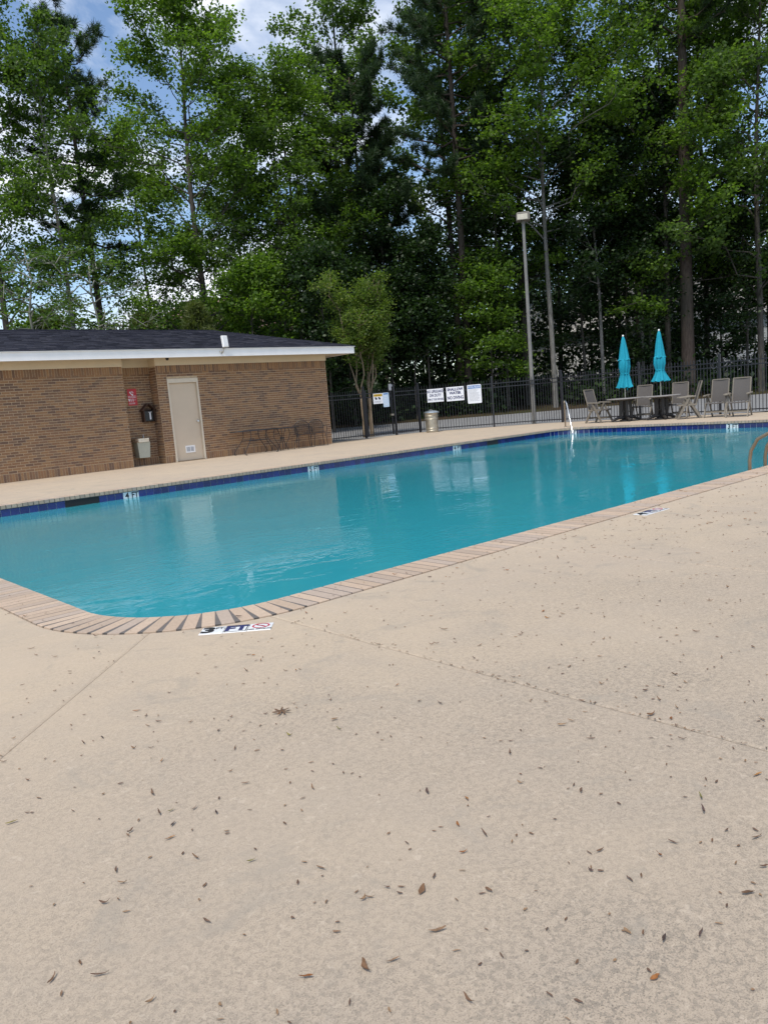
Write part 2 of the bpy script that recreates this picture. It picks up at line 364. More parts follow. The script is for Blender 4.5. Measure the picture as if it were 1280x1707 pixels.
tag(sheet('ground', xs, ys, -0.07, M['litter'], skip=lambda x, y: 0 < x < 21.5 and 3 < y < 15.5), kind='structure')
# the road is a strip running across behind the fence: axes e (along) and d (away from the pool)
def road_strip(name, d0, d1, off, m, n=2):
    e = Vector((0.752, -0.659, 0)); f = Vector((0.659, 0.752, 0)); vs, fs = [], []
    ds = [d0+(d1-d0)*i/n for i in range(n+1)]; es = [-60+3*i for i in range(45)]
    for d in ds:
        for a in es:
            bend = 0.012*max(0, a-6)*max(0, a-6)*0.25
            p = f*(d - bend) + e*a; vs.append((p.x, p.y, gz(p.x, p.y)+off))
    w = len(es)
    for j in range(n):
        for i in range(w-1): fs.append((j*w+i, j*w+i+1, (j+1)*w+i+1, (j+1)*w+i))
    me = bpy.data.meshes.new(name); me.from_pydata(vs, [], fs); me.materials.append(m); me.update(); return link(name, me)
tag(road_strip('road', 24.3, 36.6, -0.02, M['asphalt'], 8), kind='structure')

# ------------------------------------------------------------------ deck of poured slabs
PX0, PX1, PY0, PY1, PR = 1.70, 20.10, 4.04, 14.00, 0.90
def rrect(off, seg=15):
    """outline of the pool grown by off, counter-clockwise from the middle of the near side"""
    r = PR+off; pts = []
    for cx_, cy_, a0 in ((PX1-PR, PY0+PR, -90), (PX1-PR, PY1-PR, 0), (PX0+PR, PY1-PR, 90), (PX0+PR, PY0+PR, 180)):
        for i in range(seg+1):
            a = rad(a0+90*i/seg); pts.append((cx_+r*math.cos(a), cy_+r*math.sin(a)))
    return pts
FENCE = [(16.17, 21.60), (20.60, 21.00), (23.30, 17.40), (24.20, 8.00), (25.00, 0.0), (25.6, -8.0)]
def fence_x(y):
    for (xa, ya), (xb, yb) in zip(FENCE[1:], FENCE[2:]):
        if yb <= y <= ya: return xa + (xb-xa)*(ya-y)/(ya-yb) + 0.14
    return 25.7
def arc(cx_, cy_, r, a0, a1, n=10): return [(cx_+r*math.cos(rad(a0+(a1-a0)*i/n)), cy_+r*math.sin(rad(a0+(a1-a0)*i/n))) for i in range(n+1)]
CO = 0.30; RO = PR+CO
ax0, ax1, ay0, ay1 = PX0-CO, PX1+CO, PY0-CO, PY1+CO           # outer edge of the coping
slabs = []
xc = [2.35, 4.62, 6.89, 9.16, 11.43, 13.70, 15.97, 18.24]
a45 = arc(PX0+PR, PY0+PR, RO, 225, 258, 6)
slabs.append([(2.35, -7.9)] + arc(PX0+PR, PY0+PR, RO, 258, 225, 8) + [(-9.9, -7.56), (-9.9, -7.9)])
slabs.append([(2.35, -7.9), (4.62, -7.9), (4.62, ay0), (PX0+PR, ay0)] + arc(PX0+PR, PY0+PR, RO, 266, 258, 2))
for a, b in zip(xc[1:], xc[2:]): slabs.append([(a, -7.9), (b, -7.9), (b, ay0), (a, ay0)])
slabs.append([(18.24, -7.9), (fence_x(-7.9), -7.9), (fence_x(0), 0), (fence_x(PY0+PR), PY0+PR), (ax1, PY0+PR)] + arc(PX1-PR, PY0+PR, RO, -1, -90, 10) + [(18.24, ay0)])
slabs.append([(-9.9, -7.56)] + arc(PX0+PR, PY0+PR, RO, 225, 180, 8) + [(ax0, 7.9), (-9.9, 7.9)])
slabs.append([(-9.9, 7.9), (ax0, 7.9), (ax0, PY1-PR), (-9.9, PY1-PR)])
slabs.append([(-9.9, PY1-PR), (ax0, PY1-PR)] + arc(PX0+PR, PY1-PR, RO, 179, 90, 10) + [(4.88, ay1), (4.88, 21.3), (-9.9, 21.3)])
for a, b in ((4.88, 8.0), (8.0, 11.1), (11.1, 14.2)): slabs.append([(a, ay1), (b, ay1), (b, 21.3), (a, 21.3)])
slabs.append([(14.2, ay1), (17.3, ay1), (17.3, 21.58), (14.2, 21.58)])
slabs.append([(17.3, ay1), (PX1-PR, ay1)] + arc(PX1-PR, PY1-PR, RO, 89, 0, 10) + [(fence_x(PY1-PR), PY1-PR), (fence_x(17.4), 17.4), (20.74, 21.1), (17.3, 21.58)])
slabs.append([(ax1, 9.0), (fence_x(9.0), 9.0), (fence_x(PY1-PR), PY1-PR), (ax1, PY1-PR)])
slabs.append([(ax1, PY0+PR), (fence_x(PY0+PR), PY0+PR), (fence_x(8), 8), (fence_x(9.0), 9.0), (ax1, 9.0)])
base = MB()
for p in slabs: base.prism(p, -0.13, -0.0058)
deck = tag(base.build('deck', M['joint']), 'cream concrete pool deck laid in slabs with tooled joints', kind='structure')
def inset(poly, d):
    n = len(poly); A = sum(poly[i][0]*poly[(i+1) % n][1]-poly[(i+1) % n][0]*poly[i][1] for i in range(n))
    sg = 1 if A > 0 else -1; out = []
    for i in range(n):
        p0, p1, p2 = (Vector((*poly[(i-1) % n], 0)), Vector((*poly[i], 0)), Vector((*poly[(i+1) % n], 0)))
        e1, e2 = (p1-p0).normalized(), (p2-p1).normalized(); n1, n2 = Vector((-e1.y, e1.x, 0))*sg, Vector((-e2.y, e2.x, 0))*sg
        b = (n1+n2); b = b/max(0.4, b.length_squared/2); q = p1 + b*d; out.append((q.x, q.y))
    return out
for p in slabs:
    a, b = inset(p, 0.0015), inset(p, 0.014); n = len(p)
    mb = MB(); mb.v = [(x, y, -0.007) for x, y in a] + [(x, y, -0.0045) for x, y in a] + [(x, y, 0.0) for x, y in b]
    for i in range(n):
        j = (i+1) % n; mb.f += [(i, j, n+j, n+i), (n+i, n+j, 2*n+j, 2*n+i)]
    mb.f.append(tuple(2*n+i for i in range(n)))
    mb.build('slab', M['deck'], deck)

# ------------------------------------------------------------------ pool: shell, coping, tiles, water
WZ = -0.185
inner = rrect(0.0); n = len(inner)
mb = MB()
mb.v = [(x, y, -0.066) for x, y in rrect(0.30)] + [(x, y, -0.066) for x, y in rrect(0.014)] + [(x, y, -1.35) for x, y in rrect(0.014)]
for i in range(n):
    j = (i+1) % n; mb.f += [(i, j, n+j, n+i), (n+i, n+j, 2*n+j, 2*n+i)]
mb.f.append(tuple(2*n+i for i in range(n)))
pool = tag(mb.build('pool_basin', M['plaster']), 'rectangular swimming pool basin with brick coping and blue waterline tiles', kind='structure')
# mortar bed under the coping bricks
mb = MB(); o_, i_ = rrect(0.289), rrect(-0.012)
mb.v = [(x, y, -0.0635) for x, y in o_] + [(x, y, 0.0030) for x, y in o_] + [(x, y, 0.0030) for x, y in i_] + [(x, y, -0.0635) for x, y in i_]
for i in range(n):
    j = (i+1) % n
    for k in range(4): mb.f.append((k*n+i, k*n+j, ((k+1) % 4)*n+j, ((k+1) % 4)*n+i))
mb.build('mortar_bed', M['mortar_grey'], pool)
# bricks: (x, y, angle, size class, is single)
rng = random.Random(5)
spots = []
L = 0.32; pitch_b = 0.0895
def run(a0, a1, fix, axis, ang):
    k = round(abs(a1-a0)/pitch_b); st = (a1-a0)/k
    for i in range(k):
        q = a0+(i+0.5)*st
        spots.append((q, fix, ang) if axis == 'x' else (fix, q, ang))
mid_ = CO-L/2
run(PX0+PR, PX1-PR, PY0-mid_, 'x', 0); run(PX0+PR, PX1-PR, PY1+mid_, 'x', 0)
run(PY0+PR, PY1-PR, PX0-mid_, 'y', 90); run(PY0+PR, PY1-PR, PX1+mid_, 'y', 90)
for cx_, cy_, a0 in ((PX1-PR, PY0+PR, -90), (PX1-PR, PY1-PR, 0), (PX0+PR, PY1-PR, 90), (PX0+PR, PY0+PR, 180)):
    for i in range(17):
        a = a0+90*(i+0.5)/17; spots.append((cx_+(PR+mid_)*math.cos(rad(a)), cy_+(PR+mid_)*math.sin(rad(a)), a+90))
def shows(s):
    x, y = s[0], s[1]; d = x*0.653+y*0.745; l = x*0.742-y*0.666
    return d > 1 and abs(l)/d < 0.56
seen = sorted([s for s in spots if shows(s)], key=lambda s: s[0]*0.653+s[1]*0.745)
single = set(seen[:298])
bmeshes = [MB().chbox(-0.0388+rng.uniform(0, .001), 0.0388-rng.uniform(0, .001), -L/2+rng.uniform(0, .0015), L/2-rng.uniform(0, .0015), -0.062, 0.0, 0.002).mesh('coping_brick', M['coping']) for _ in range(8)]
rest = MB()
for s in spots:
    dz = rng.uniform(0.0045, 0.006); da = rng.uniform(-0.5, 0.5)
    if s in single: link('coping_brick', rng.choice(bmeshes), pool, (s[0], s[1], dz), rad(s[2]+da))
    else:
        t_ = MB().chbox(-0.0388, 0.0388, -L/2, L/2, -0.062, 0.0, 0.002); t_.move(Matrix.Translation((s[0], s[1], dz)) @ Matrix.Rotation(rad(s[2]+da), 4, 'Z')); rest.add(t_.v, t_.f)
tag(rest.build('coping_bricks_beyond', M['coping'], pool), kind='stuff')
# waterline tiles: one row of 15 cm tiles on pale grout
mb = MB(); a_, b_ = rrect(0.012), rrect(0.006)
mb.v = [(x, y, -0.064) for x, y in b_] + [(x, y, -0.222) for x, y in b_]
for i in range(n):
    j = (i+1) % n; mb.f.append((i, j, n+j, n+i))
mb.build('tile_grout', M['grout'], pool)
TP = 0.1535; tz0, tz1 = -0.2165, -0.0665
tile_me = MB().chbox(-0.0735, 0.0735, -0.075, 0.075, -0.006, 0.0, 0.0015).mesh('tile', M['tile'])
def wall_obj(name, me, x, y, rz, parent):
    """a tile mesh (face along +z) set upright on the wall with its face along the local -y turned by rz"""
    o = link(name, me, parent, (x, y, (tz0+tz1)/2)); o.rotation_euler = (rad(90), 0, rad(rz)); return o
def marker_on_wall(x, y, rz, a, b):
    r = Vector((math.cos(rad(rz)), math.sin(rad(rz)), 0)); nrm = Vector((math.sin(rad(rz)), -math.cos(rad(rz)), 0))
    c = Vector((x, y, (tz0+tz1)/2)); mbm = MB()
    for s in (-1, 1):
        t_ = MB().chbox(-0.0745, 0.0745, -0.075, 0.075, -0.006, 0.0, 0.0015); t_.move(Matrix.Translation((s*TP/2, 0, 0))); mbm.add(t_.v, t_.f)
    o = mbm.build('depth_marker', M['wtile'], pool, loc=c); o.rotation_euler = (rad(90), 0, rad(rz))
    o['label'] = 'white depth marker tiles reading %s %s in the blue tile row' % (a, b)
    text_faces(a, 0.155, (1, 0, 0), (0, 1, 0), (-TP/2, 0.004, 0), M['ink'], 'lettering', o, 0.004, sx=0.95)
    text_faces(b, 0.150, (1, 0, 0), (0, 1, 0), (TP/2, 0.004, 0), M['ink'], 'lettering', o, 0.004, sx=0.85)
snap = lambda x: PX0+PR+0.08+TP*(round((x-PX0-PR-0.08)/TP-0.5)+0.5)
far_marks = {snap(6.04): ('4', 'FT'), snap(10.33): ('5', 'FT'), snap(15.05): ('4', 'FT')}
skim = [(4.88, 5.27), (16.28, 16.65)]
x = PX0+PR+0.08; gone = []
while x < PX1-PR-0.05:
    if not any(abs(x-c) < 0.12 for c in far_marks) and not any(a-0.075 < x < b+0.075 for a, b in skim) and x > 2.9:
        wall_obj('tile', tile_me, x, PY1, 0, pool)
    elif not any(abs(x-c) < 0.12 for c in far_marks): gone.append(x)
    x += TP
skim = [(min(g for g in gone if a-1 < g < b+1)-TP/2+0.07, max(g for g in gone if a-1 < g < b+1)+TP/2-0.07) for a, b in skim]
for c, (a, b) in far_marks.items(): marker_on_wall(c, PY1-0.0005, 0, a, b)
for a, b in skim:
    sk = MB()
    sk.box(a-0.07, b+0.07, PY1-0.004, PY1+0.001, -0.205, -0.068)  # flat black panel; the shade inside the opening is painted as its colour
    sk.build('skimmer_mouth', M['dark'], pool)
for i in range(9):                                                     # round the far corner
    a = 90*(i+0.5)/9
    wall_obj('tile', tile_me, PX1-PR+PR*math.cos(rad(a))*0.998, PY1-PR+PR*math.sin(rad(a))*0.998, a-90, pool)
y = PY1-PR-0.08
while y > PY0+PR:
    if abs(y-8.96) > 0.16: wall_obj('tile', tile_me, PX1, y, -90, pool)
    y -= TP
marker_on_wall(PX1-0.0005, 8.96, -90, '3', 'FT')
marker_on_wall(PX1-PR+PR*math.cos(rad(40))*0.992, PY1-PR+PR*math.sin(rad(40))*0.992, -50, '1', 'FT')
# near walls: the row that faces away from here
nt = MB(); x = PX0+PR+0.08
while x < PX1-PR:
    nt.box(x-0.0735, x+0.0735, PY0-0.001, PY0+0.005, tz0, tz1); x += TP
y = PY0+PR+0.08
while y < PY1-PR:
    nt.box(PX0-0.001, PX0+0.005, y-0.0735, y+0.0735, tz0, tz1); y += TP
tag(nt.build('tile_row', M['tile'], pool), kind='stuff')
# steps in the far corner, under water
for i, (r_, z_) in enumerate(((2.2, -0.45), (1.75, -0.30))):
    MB().prism([(PX1-0.02, PY1-0.02)] + arc(PX1-0.02, PY1-0.02, r_, 180, 270, 12), -1.34, z_).build('step', M['plaster'], pool)
# water
mb = MB(); w_ = rrect(0.004); mb.v = [(x, y, WZ) for x, y in w_]; mb.f = [tuple(range(len(w_)))]
tag(mb.build('water', M['water']), 'cloudy turquoise pool water with light ripples', kind='structure')

# ------------------------------------------------------------------ depth markers set in the deck
def deck_marker(o_, r_, parts, label, tw=0.134):
    r_ = Vector((*r_, 0)).normalized(); u_ = Vector((-r_.y, r_.x, 0)); o_ = Vector((*o_, 0.0))
    mb = MB(); k = len(parts)
    for i in range(k):
        c = o_ + r_*((i-(k-1)/2)*tw); t_ = MB().chbox(-tw/2+0.0015, tw/2-0.0015, -tw/2+0.0015, tw/2-0.0015, -0.01, 0.004, 0.0015)
        t_.move(Matrix.Translation(c) @ Matrix.Rotation(math.atan2(r_.y, r_.x), 4, 'Z')); mb.add(t_.v, t_.f)
    dm = mb.build('depth_marker', M['wtile'], deck, at=o_, loc=o_); dm['label'] = label
    for i, p in enumerate(parts):
        c = r_*((i-(k-1)/2)*tw) + Vector((0, 0, 0.004))
        if p in ('3', '4'):
            text_faces(p, 0.135, r_, u_, c-r_*0.024, M['ink'], 'lettering', dm, 0.007, sx=1.15)
            text_faces('FT.', 0.045, r_, u_, c+r_*0.040+u_*0.028, M['ink'], 'lettering', dm, 0.001)
        elif p == 'FT':
            text_faces('FT', 0.125, r_, u_, c, M['navy'], 'lettering', dm, 0.006, sx=0.95)
            b = MB(); w = tw/2-0.008
            for s in (-1, 1):
                b.add([c+r_*x_+u_*y_+Vector((0, 0, .0012)) for x_, y_ in ((-w, s*w-0.0025), (w, s*w-0.0025), (w, s*w+0.0025), (-w, s*w+0.0025))], [(0, 1, 2, 3)])
                b.add([c+r_*x_+u_*y_+Vector((0, 0, .0014)) for x_, y_ in ((s*w-0.0025, -w), (s*w+0.0025, -w), (s*w+0.0025, w), (s*w-0.0025, w))], [(0, 1, 2, 3)])
            b.build('border', M['ink'], dm)
        elif p == 'ND':
            ring = MB(); N = 28; cc_ = c+u_*0.018
            for q in range(N):
                a0, a1 = 2*math.pi*q/N, 2*math.pi*(q+1)/N
                ring.add([cc_+r_*(rr*math.cos(a)*1.1)+u_*(rr*math.sin(a))+Vector((0, 0, .0012)) for rr, a in ((0.036, a0), (0.045, a0), (0.045, a1), (0.036, a1))], [(0, 1, 2, 3)])
            ring.add([cc_+r_*x_+u_*y_+Vector((0, 0, .0018)) for x_, y_ in ((-0.033, 0.022), (-0.027, 0.028), (0.033, -0.022), (0.027, -0.028))], [(0, 1, 2, 3)])
            ring.build('prohibition_ring', M['redprint'], dm)
            dv = MB().add([cc_+r_*x_+u_*y_+Vector((0, 0, .0011)) for x_, y_ in ((-0.026, 0.012), (-0.014, 0.016), (0.010, 0.004), (0.024, -0.010), (0.016, -0.012), (0.002, -0.006))], [(0, 1, 2, 3, 4, 5)])
            dv.build('diver', M['ink'], dm)
            text_faces('NO DIVING', 0.026, r_, u_, c-u_*0.046, M['ink'], 'lettering', dm, 0.0008)
deck_marker((2.085, 3.70), (0.295, -0.262), ('3', 'FT', 'ND'), 'white tiles reading 3 FT with a red no diving ring at the curved corner')
deck_marker((6.40, 3.60), (1, -0.02), ('4', 'FT', 'ND'), 'white depth tiles reading 4 FT beside the straight coping')
deck_marker((1.215, 5.62), (0.02, -1), ('', ''), 'white tile at the left edge of the picture')

# ------------------------------------------------------------------ brick pool house
HO = Vector((10.0, 20.7, 0))
house = empty('pool_house', HO, 'brown brick pool house with a low dark shingle roof and white fascia', 'building')
WY = 20.7; AX0, AX1, AY = 9.03, 10.02, 21.15; EX = 16.09; WX0 = -3.0
DX0, DX1, DZ = 10.315, 11.295, 2.395; WH = 2.775
core = MB()
core.box(WX0, AX0+0.003, WY-0.004, 27.2, 0, WH+0.05)
core.box(AX0+0.003, AX1-0.003, AY-0.004, 27.2, 0, WH+0.05)
core.box(AX1-0.003, DX0-0.004, WY-0.004, 27.2, 0, WH+0.05)
core.box(DX0-0.004, DX1+0.004, WY-0.004, 27.2, DZ+0.004, WH+0.05)
core.box(DX0-0.004, DX1+0.004, WY+0.16, 27.2, 0, DZ+0.004)
core.box(DX1+0.004, EX-0.006, WY-0.004, 27.2, 0, WH+0.05)
wall = core.build('wall', M['mortar'], house, at=HO)
PB, PHt = 0.2085, 0.0681
strb = [MB().box(-0.0975+rng.uniform(0, .002), 0.0975-rng.uniform(0, .002), -0.010-rng.uniform(0, .0025), 0.05, -0.0275, 0.0275).mesh('brick', M['brick']) for _ in range(6)]
half = MB().box(-0.047, 0.047, -0.011, 0.05, -0.0275, 0.0275).mesh('brick', M['brick'])
sold = [MB().box(-0.0295, 0.0295, -0.010-rng.uniform(0, .002), 0.05, -0.0985, 0.0985).mesh('brick', M['brick']) for _ in range(3)]
cand = []                                                              # (x, y, z, mesh, half width, half height, turned)
def wall_run(x0, x1, y, hole=None, lo_x=2.0):
    def row(z, wid, hh, off, kind):
        q = x0 - off
        while q < x1:
            a, b = max(q+0.006, x0), min(q+wid-0.006, x1)
            if b-a > 0.03 and b > lo_x:
                if hole and z-hh < hole[2] and b > hole[0] and a < hole[1]:
                    for aa, bb in ((a, min(b, hole[0])), (max(a, hole[1]), b)):
                        if bb-aa > 0.03: cand.append((aa, bb, y, z, hh))
                else: cand.append((a, b, y, z, hh))
            q += wid
    row(0.1025, 0.0695, 0.0975, 0, 's')
    for i in range(35): row(0.2105+PHt/2+i*PHt-0.002, PB, 0.0275, (i % 2)*PB/2, 'r')
    row(2.6805, 0.0695, 0.0965, 0, 's')
wall_run(WX0, AX0, WY); wall_run(AX0, AX1, AY); wall_run(AX1, EX, WY, (DX0, DX1, DZ))
cand2 = [c for c in cand if c[1] > 5.2]
cand2.sort(key=lambda c: -((c[1]-c[0])*c[4]/((0.653*c[0]+0.745*c[2])**2)))
top300 = set(cand2[:298]); restb = MB()
for c in cand:
    a, b, y, z, hh = c; wid = b-a
    if c in top300:
        if hh > 0.05 and wid > 0.055: me = rng.choice(sold)
        elif wid > 0.19: me = rng.choice(strb)
        else: me = MB().box(-wid/2, wid/2, -0.011, 0.05, -hh, hh).mesh('brick', M['brick'])
        link('brick', me, wall, ((a+b)/2-HO.x, y-HO.y, z-HO.z))
    else: restb.box(a, b, y-0.010-rng.uniform(0, .0025), y+0.02, z-hh, z+hh)
for sx_, xw in ((-1, AX0), (1, AX1)):                                  # the two returns of the alcove
    for i in range(37):
        z = 0.036+i*PHt*1.09
        for a, b in (((WY+0.002, WY+0.20), (WY+0.21, WY+0.44)) if i % 2 else ((WY+0.002, WY+0.095), (WY+0.105, WY+0.305), (WY+0.315, WY+0.44))):
            restb.box(xw-0.007 if sx_ > 0 else xw-0.02, xw+0.02 if sx_ > 0 else xw+0.007, a, b, z-0.032, z+0.032)
tag(restb.build('brickwork', M['brick'], wall, at=HO), kind='stuff')
FZ0, FZ1 = WH+0.004, 2.99
fb = MB().box(WX0, AX0+0.012, WY-0.028, WY-0.004, FZ0, FZ1).box(AX0+0.012, AX1-0.012, AY-0.028, AY-0.004, FZ0, FZ1).box(AX1-0.012, EX+0.02, WY-0.028, WY-0.004, FZ0, FZ1)
fb.box(AX0, AX0+0.012, WY-0.004, AY-0.028, FZ0, FZ1).box(AX1-0.012, AX1, WY-0.004, AY-0.028, FZ0, FZ1).box(EX, EX+0.02, WY-0.004, 27.0, FZ0, FZ1)
fb.build('frieze_board', M['cream'], house, at=HO)
EY, EXR, EZ0, EZ1 = 20.05, 16.86, 2.945, 3.158
MB().box(WX0-0.6, EXR-0.02, EY+0.02, 27.8, 2.992, 3.01).build('soffit', M['cream'], house, at=HO)
MB().box(WX0-0.6, EXR, EY, EY+0.025, EZ0, EZ1).box(EXR-0.025, EXR, EY+0.025, 27.8, EZ0, EZ1).build('fascia', M['white'], house, at=HO)
MB().box(WX0-0.63, EXR+0.03, EY-0.03, EY+0.04, EZ1+0.001, EZ1+0.018).box(EXR-0.04, EXR+0.03, EY+0.04, 27.8, EZ1+0.001, EZ1+0.018).build('drip_edge', M['white'], house, at=HO)
RY, RZ = 23.75, 4.12; RXE = EXR-(RY-EY)+0.55
sl = (RZ-EZ1)/(RY-EY)
rf = MB(); e0, e1 = (WX0-0.6, EY), (EXR, EY)
rf.v = [(WX0-0.6, EY-0.02, EZ1+0.02), (EXR+0.02, EY-0.02, EZ1+0.02), (RXE, RY, RZ), (WX0-0.6, RY, RZ), (EXR+0.02, 27.5, EZ1+0.02), (WX0-0.6, 27.5, EZ1+0.02)]
rf.f = [(0, 1, 2, 3), (1, 4, 2), (2, 4, 5, 3), (0, 3, 5)]
roof = rf.build('roof', M['shingle'], house, at=HO)
shg = MB(); rows = 27
for i in range(rows):
    y0_ = EY-0.035+i*(RY-EY)/rows; y1_ = y0_+(RY-EY)/rows*1.15; zf = lambda y: EZ1+0.02+sl*(y-EY+0.02)
    q = 2.2-(i % 3)*0.11
    xe = EXR+0.02-(y0_-EY)*(EXR-RXE)/(RY-EY)
    while q < xe:
        w = rng.choice((0.17, 0.25, 0.33)); b_ = min(q+w-0.006, xe); h0 = 0.014+rng.choice((0, 0.005, 0.009))
        shg.add([(q, y0_, zf(y0_)+0.001), (b_, y0_, zf(y0_)+0.001), (b_, y0_, zf(y0_)+h0), (q, y0_, zf(y0_)+h0), (q, y1_, zf(y1_)+0.003), (b_, y1_, zf(y1_)+0.003)], [(0, 1, 2, 3), (3, 2, 5, 4), (0, 3, 4), (1, 5, 2)]); q += w
tag(shg.build('shingles', M['shingle'], roof, at=HO), kind='stuff')
rc = MB(); q = 2.0
while q < RXE:
    rc.box(q, q+0.26, RY-0.14, RY+0.14, RZ-0.02, RZ+0.025+rng.uniform(0, .008)); q += 0.25
nh = 22
for i in range(nh):
    t0 = i/nh; p = Vector((EXR, EY, EZ1+0.03)).lerp(Vector((RXE, RY, RZ+0.01)), t0); p2 = Vector((EXR, EY, EZ1+0.03)).lerp(Vector((RXE, RY, RZ+0.01)), t0+1.15/nh)
    rc.beam(p, p2+Vector((0, 0, 0.008)), 0.22, 0.02)
tag(rc.build('ridge_caps', M['shingle'], roof, at=HO), kind='stuff')
# door
dr = MB().box(DX0+0.055, DX1-0.055, WY+0.045, WY+0.09, 0.025, DZ-0.125).build('door', M['door'], house, at=HO)
df = MB().box(DX0+0.001, DX0+0.05, WY-0.022, WY+0.12, 0.0, DZ-0.12).box(DX1-0.05, DX1-0.001, WY-0.022, WY+0.12, 0.0, DZ-0.12).box(DX0+0.001, DX1-0.001, WY-0.024, WY+0.12, DZ-0.119, DZ)
df.build('frame', M['frame'], dr, at=HO)
MB().box(DX0+0.051, DX1-0.051, WY-0.05, WY+0.10, 0.001, 0.022).build('threshold', M['brown_metal'], dr, at=HO)
kn = MB().lathe([(0.0, 0), (0.034, 0.001), (0.034, 0.008), (0.012, 0.012), (0.012, 0.03), (0.028, 0.04), (0.031, 0.055), (0.022, 0.066), (0.0, 0.068)], 16)
kn.move(Matrix.Translation((DX1-0.12, WY+0.044, 1.13)) @ Matrix.Rotation(rad(90), 4, 'X')); kn.build('knob', M['chrome'], dr, at=HO, smooth='auto')
vg = MB().box(10.68, 10.99, WY+0.034, WY+0.043, 0.235, 0.445)
vg.build('vent_grille', M['white'], dr, at=HO)
vs_ = MB()
for i in range(12):
    if i == 6: continue
    vs_.box(10.715+i*0.0195, 10.725+i*0.0195, WY+0.030, WY+0.0335, 0.275, 0.405)
vs_.build('vent_slats', M['greyprint'], dr, at=HO)

# things hung on the pool house
def panel(name, centre, right, w, h, m, label, cat, group=None, t=0.006, rnd=0.0):
    """flat sign whose face looks along right x up"""
    r = Vector(right).normalized(); ang = math.atan2(r.y, r.x)
    mb = MB().chbox(-w/2, w/2, -h/2, h/2, -t, 0, 0.0015) if not rnd else MB().prism([(sx*(w/2-rnd)+rnd*math.cos(rad(a)), sy*(h/2-rnd)+rnd*math.sin(rad(a))) for sx, sy, a0 in ((1, 1, 0), (-1, 1, 90), (-1, -1, 180), (1, -1, 270)) for a in (a0, a0+30, a0+60, a0+90)], -t, 0)
    o = mb.build(name, m, loc=centre); o.rotation_euler = (rad(90), 0, ang)
    return tag(o, label, cat, group)
def ptext(o, body, size, x, y, m, weight=0.0, sx=1.0): return text_faces(body, size, (1, 0, 0), (0, 1, 0), (x, y, 0), m, 'lettering', o, weight, sx=sx)
def prect(o, x0, x1, y0, y1, m, name='print_block', lift=0.0012): return MB().add([(x0, y0, lift), (x1, y0, lift), (x1, y1, lift), (x0, y1, lift)], [(0, 1, 2, 3)]).build(name, m, o)
def plines(o, x0, x1, ys, hgt, m, seed=1):
    r = random.Random(seed); mb = MB()
    for y in ys:
        q = x0; e = x1-r.uniform(0, (x1-x0)*0.35)
        while q < e:
            w = r.uniform(0.012, 0.05)*(x1-x0)/0.3; mb.add([(q, y, .0013), (min(q+w, e), y, .0013), (min(q+w, e), y+hgt, .0013), (q, y+hgt, .0013)], [(0, 1, 2, 3)]); q += w+0.008
    return tag(mb.build('fine_print', m, o), kind='stuff')
s = panel('emergency_sign', (9.43, AY-0.018, 1.955), (1, 0, 0), 0.27, 0.47, M['signr'], 'red emergency phone sign with white handset and 911 in the brick alcove', 'sign', t=0.004)
hs = MB().tube([(-0.055, 0.155, 0.001), (-0.045, 0.115, 0.001), (-0.012, 0.075, 0.001), (0.03, 0.058, 0.001)], [0.022, 0.013, 0.013, 0.024], 6)
hs.v = [(x, y, 0.0012+abs(z)*0.04) for x, y, z in hs.v]; hs.build('handset_symbol', M['signw'], s)
wv_ = MB()
for rr in (0.035, 0.06):
    for q in range(6):
        a0, a1 = rad(10+q*13), rad(10+(q+1)*13); c_ = (-0.02, 0.10)
        wv_.add([(c_[0]+r_*math.cos(a), c_[1]+r_*math.sin(a), .0012) for r_, a in ((rr, a0), (rr+0.01, a0), (rr+0.01, a1), (rr, a1))], [(0, 1, 2, 3)])
wv_.build('sound_waves', M['signw'], s)
ptext(s, '911', 0.115, -0.045, -0.085, M['signw'], 0.003)
plines(s, -0.12, 0.13, (0.022, -0.012), 0.014, M['signw'], 4); plines(s, 0.04, 0.12, (-0.06, -0.09), 0.008, M['signw'], 5); plines(s, -0.11, 0.13, (-0.165, -0.19), 0.010, M['signw'], 6)
# phone box under a little pitched wooden hood
pb = empty('phone_box', (9.80, AY, 1.25), 'black wall phone box under a small dark wooden gabled hood', 'phone')
b_ = MB().box(-0.17, -0.145, -0.20, -0.012, -0.02, 0.33).box(0.145, 0.17, -0.20, -0.012, -0.02, 0.33).box(-0.145, 0.145, -0.03, -0.012, -0.02, 0.33)
b_.build('hood_side', M['wood'], pb)
MB().beam((-0.21, -0.11, 0.30), (0.0, -0.11, 0.50), 0.22, 0.022, (0, 0, 1)).beam((0.004, -0.11, 0.50), (0.21, -0.11, 0.30), 0.22, 0.022, (0, 0, 1)).build('hood_roof', M['wood'], pb)
MB().chbox(-0.125, 0.125, -0.165, -0.031, 0.0, 0.29, 0.01).build('case', M['blackp'], pb)
MB().box(0.01, 0.05, -0.169, -0.1655, 0.04, 0.24).box(-0.02, 0.09, -0.169, -0.1655, 0.245, 0.255).build('label_strip', M['signw'], pb)
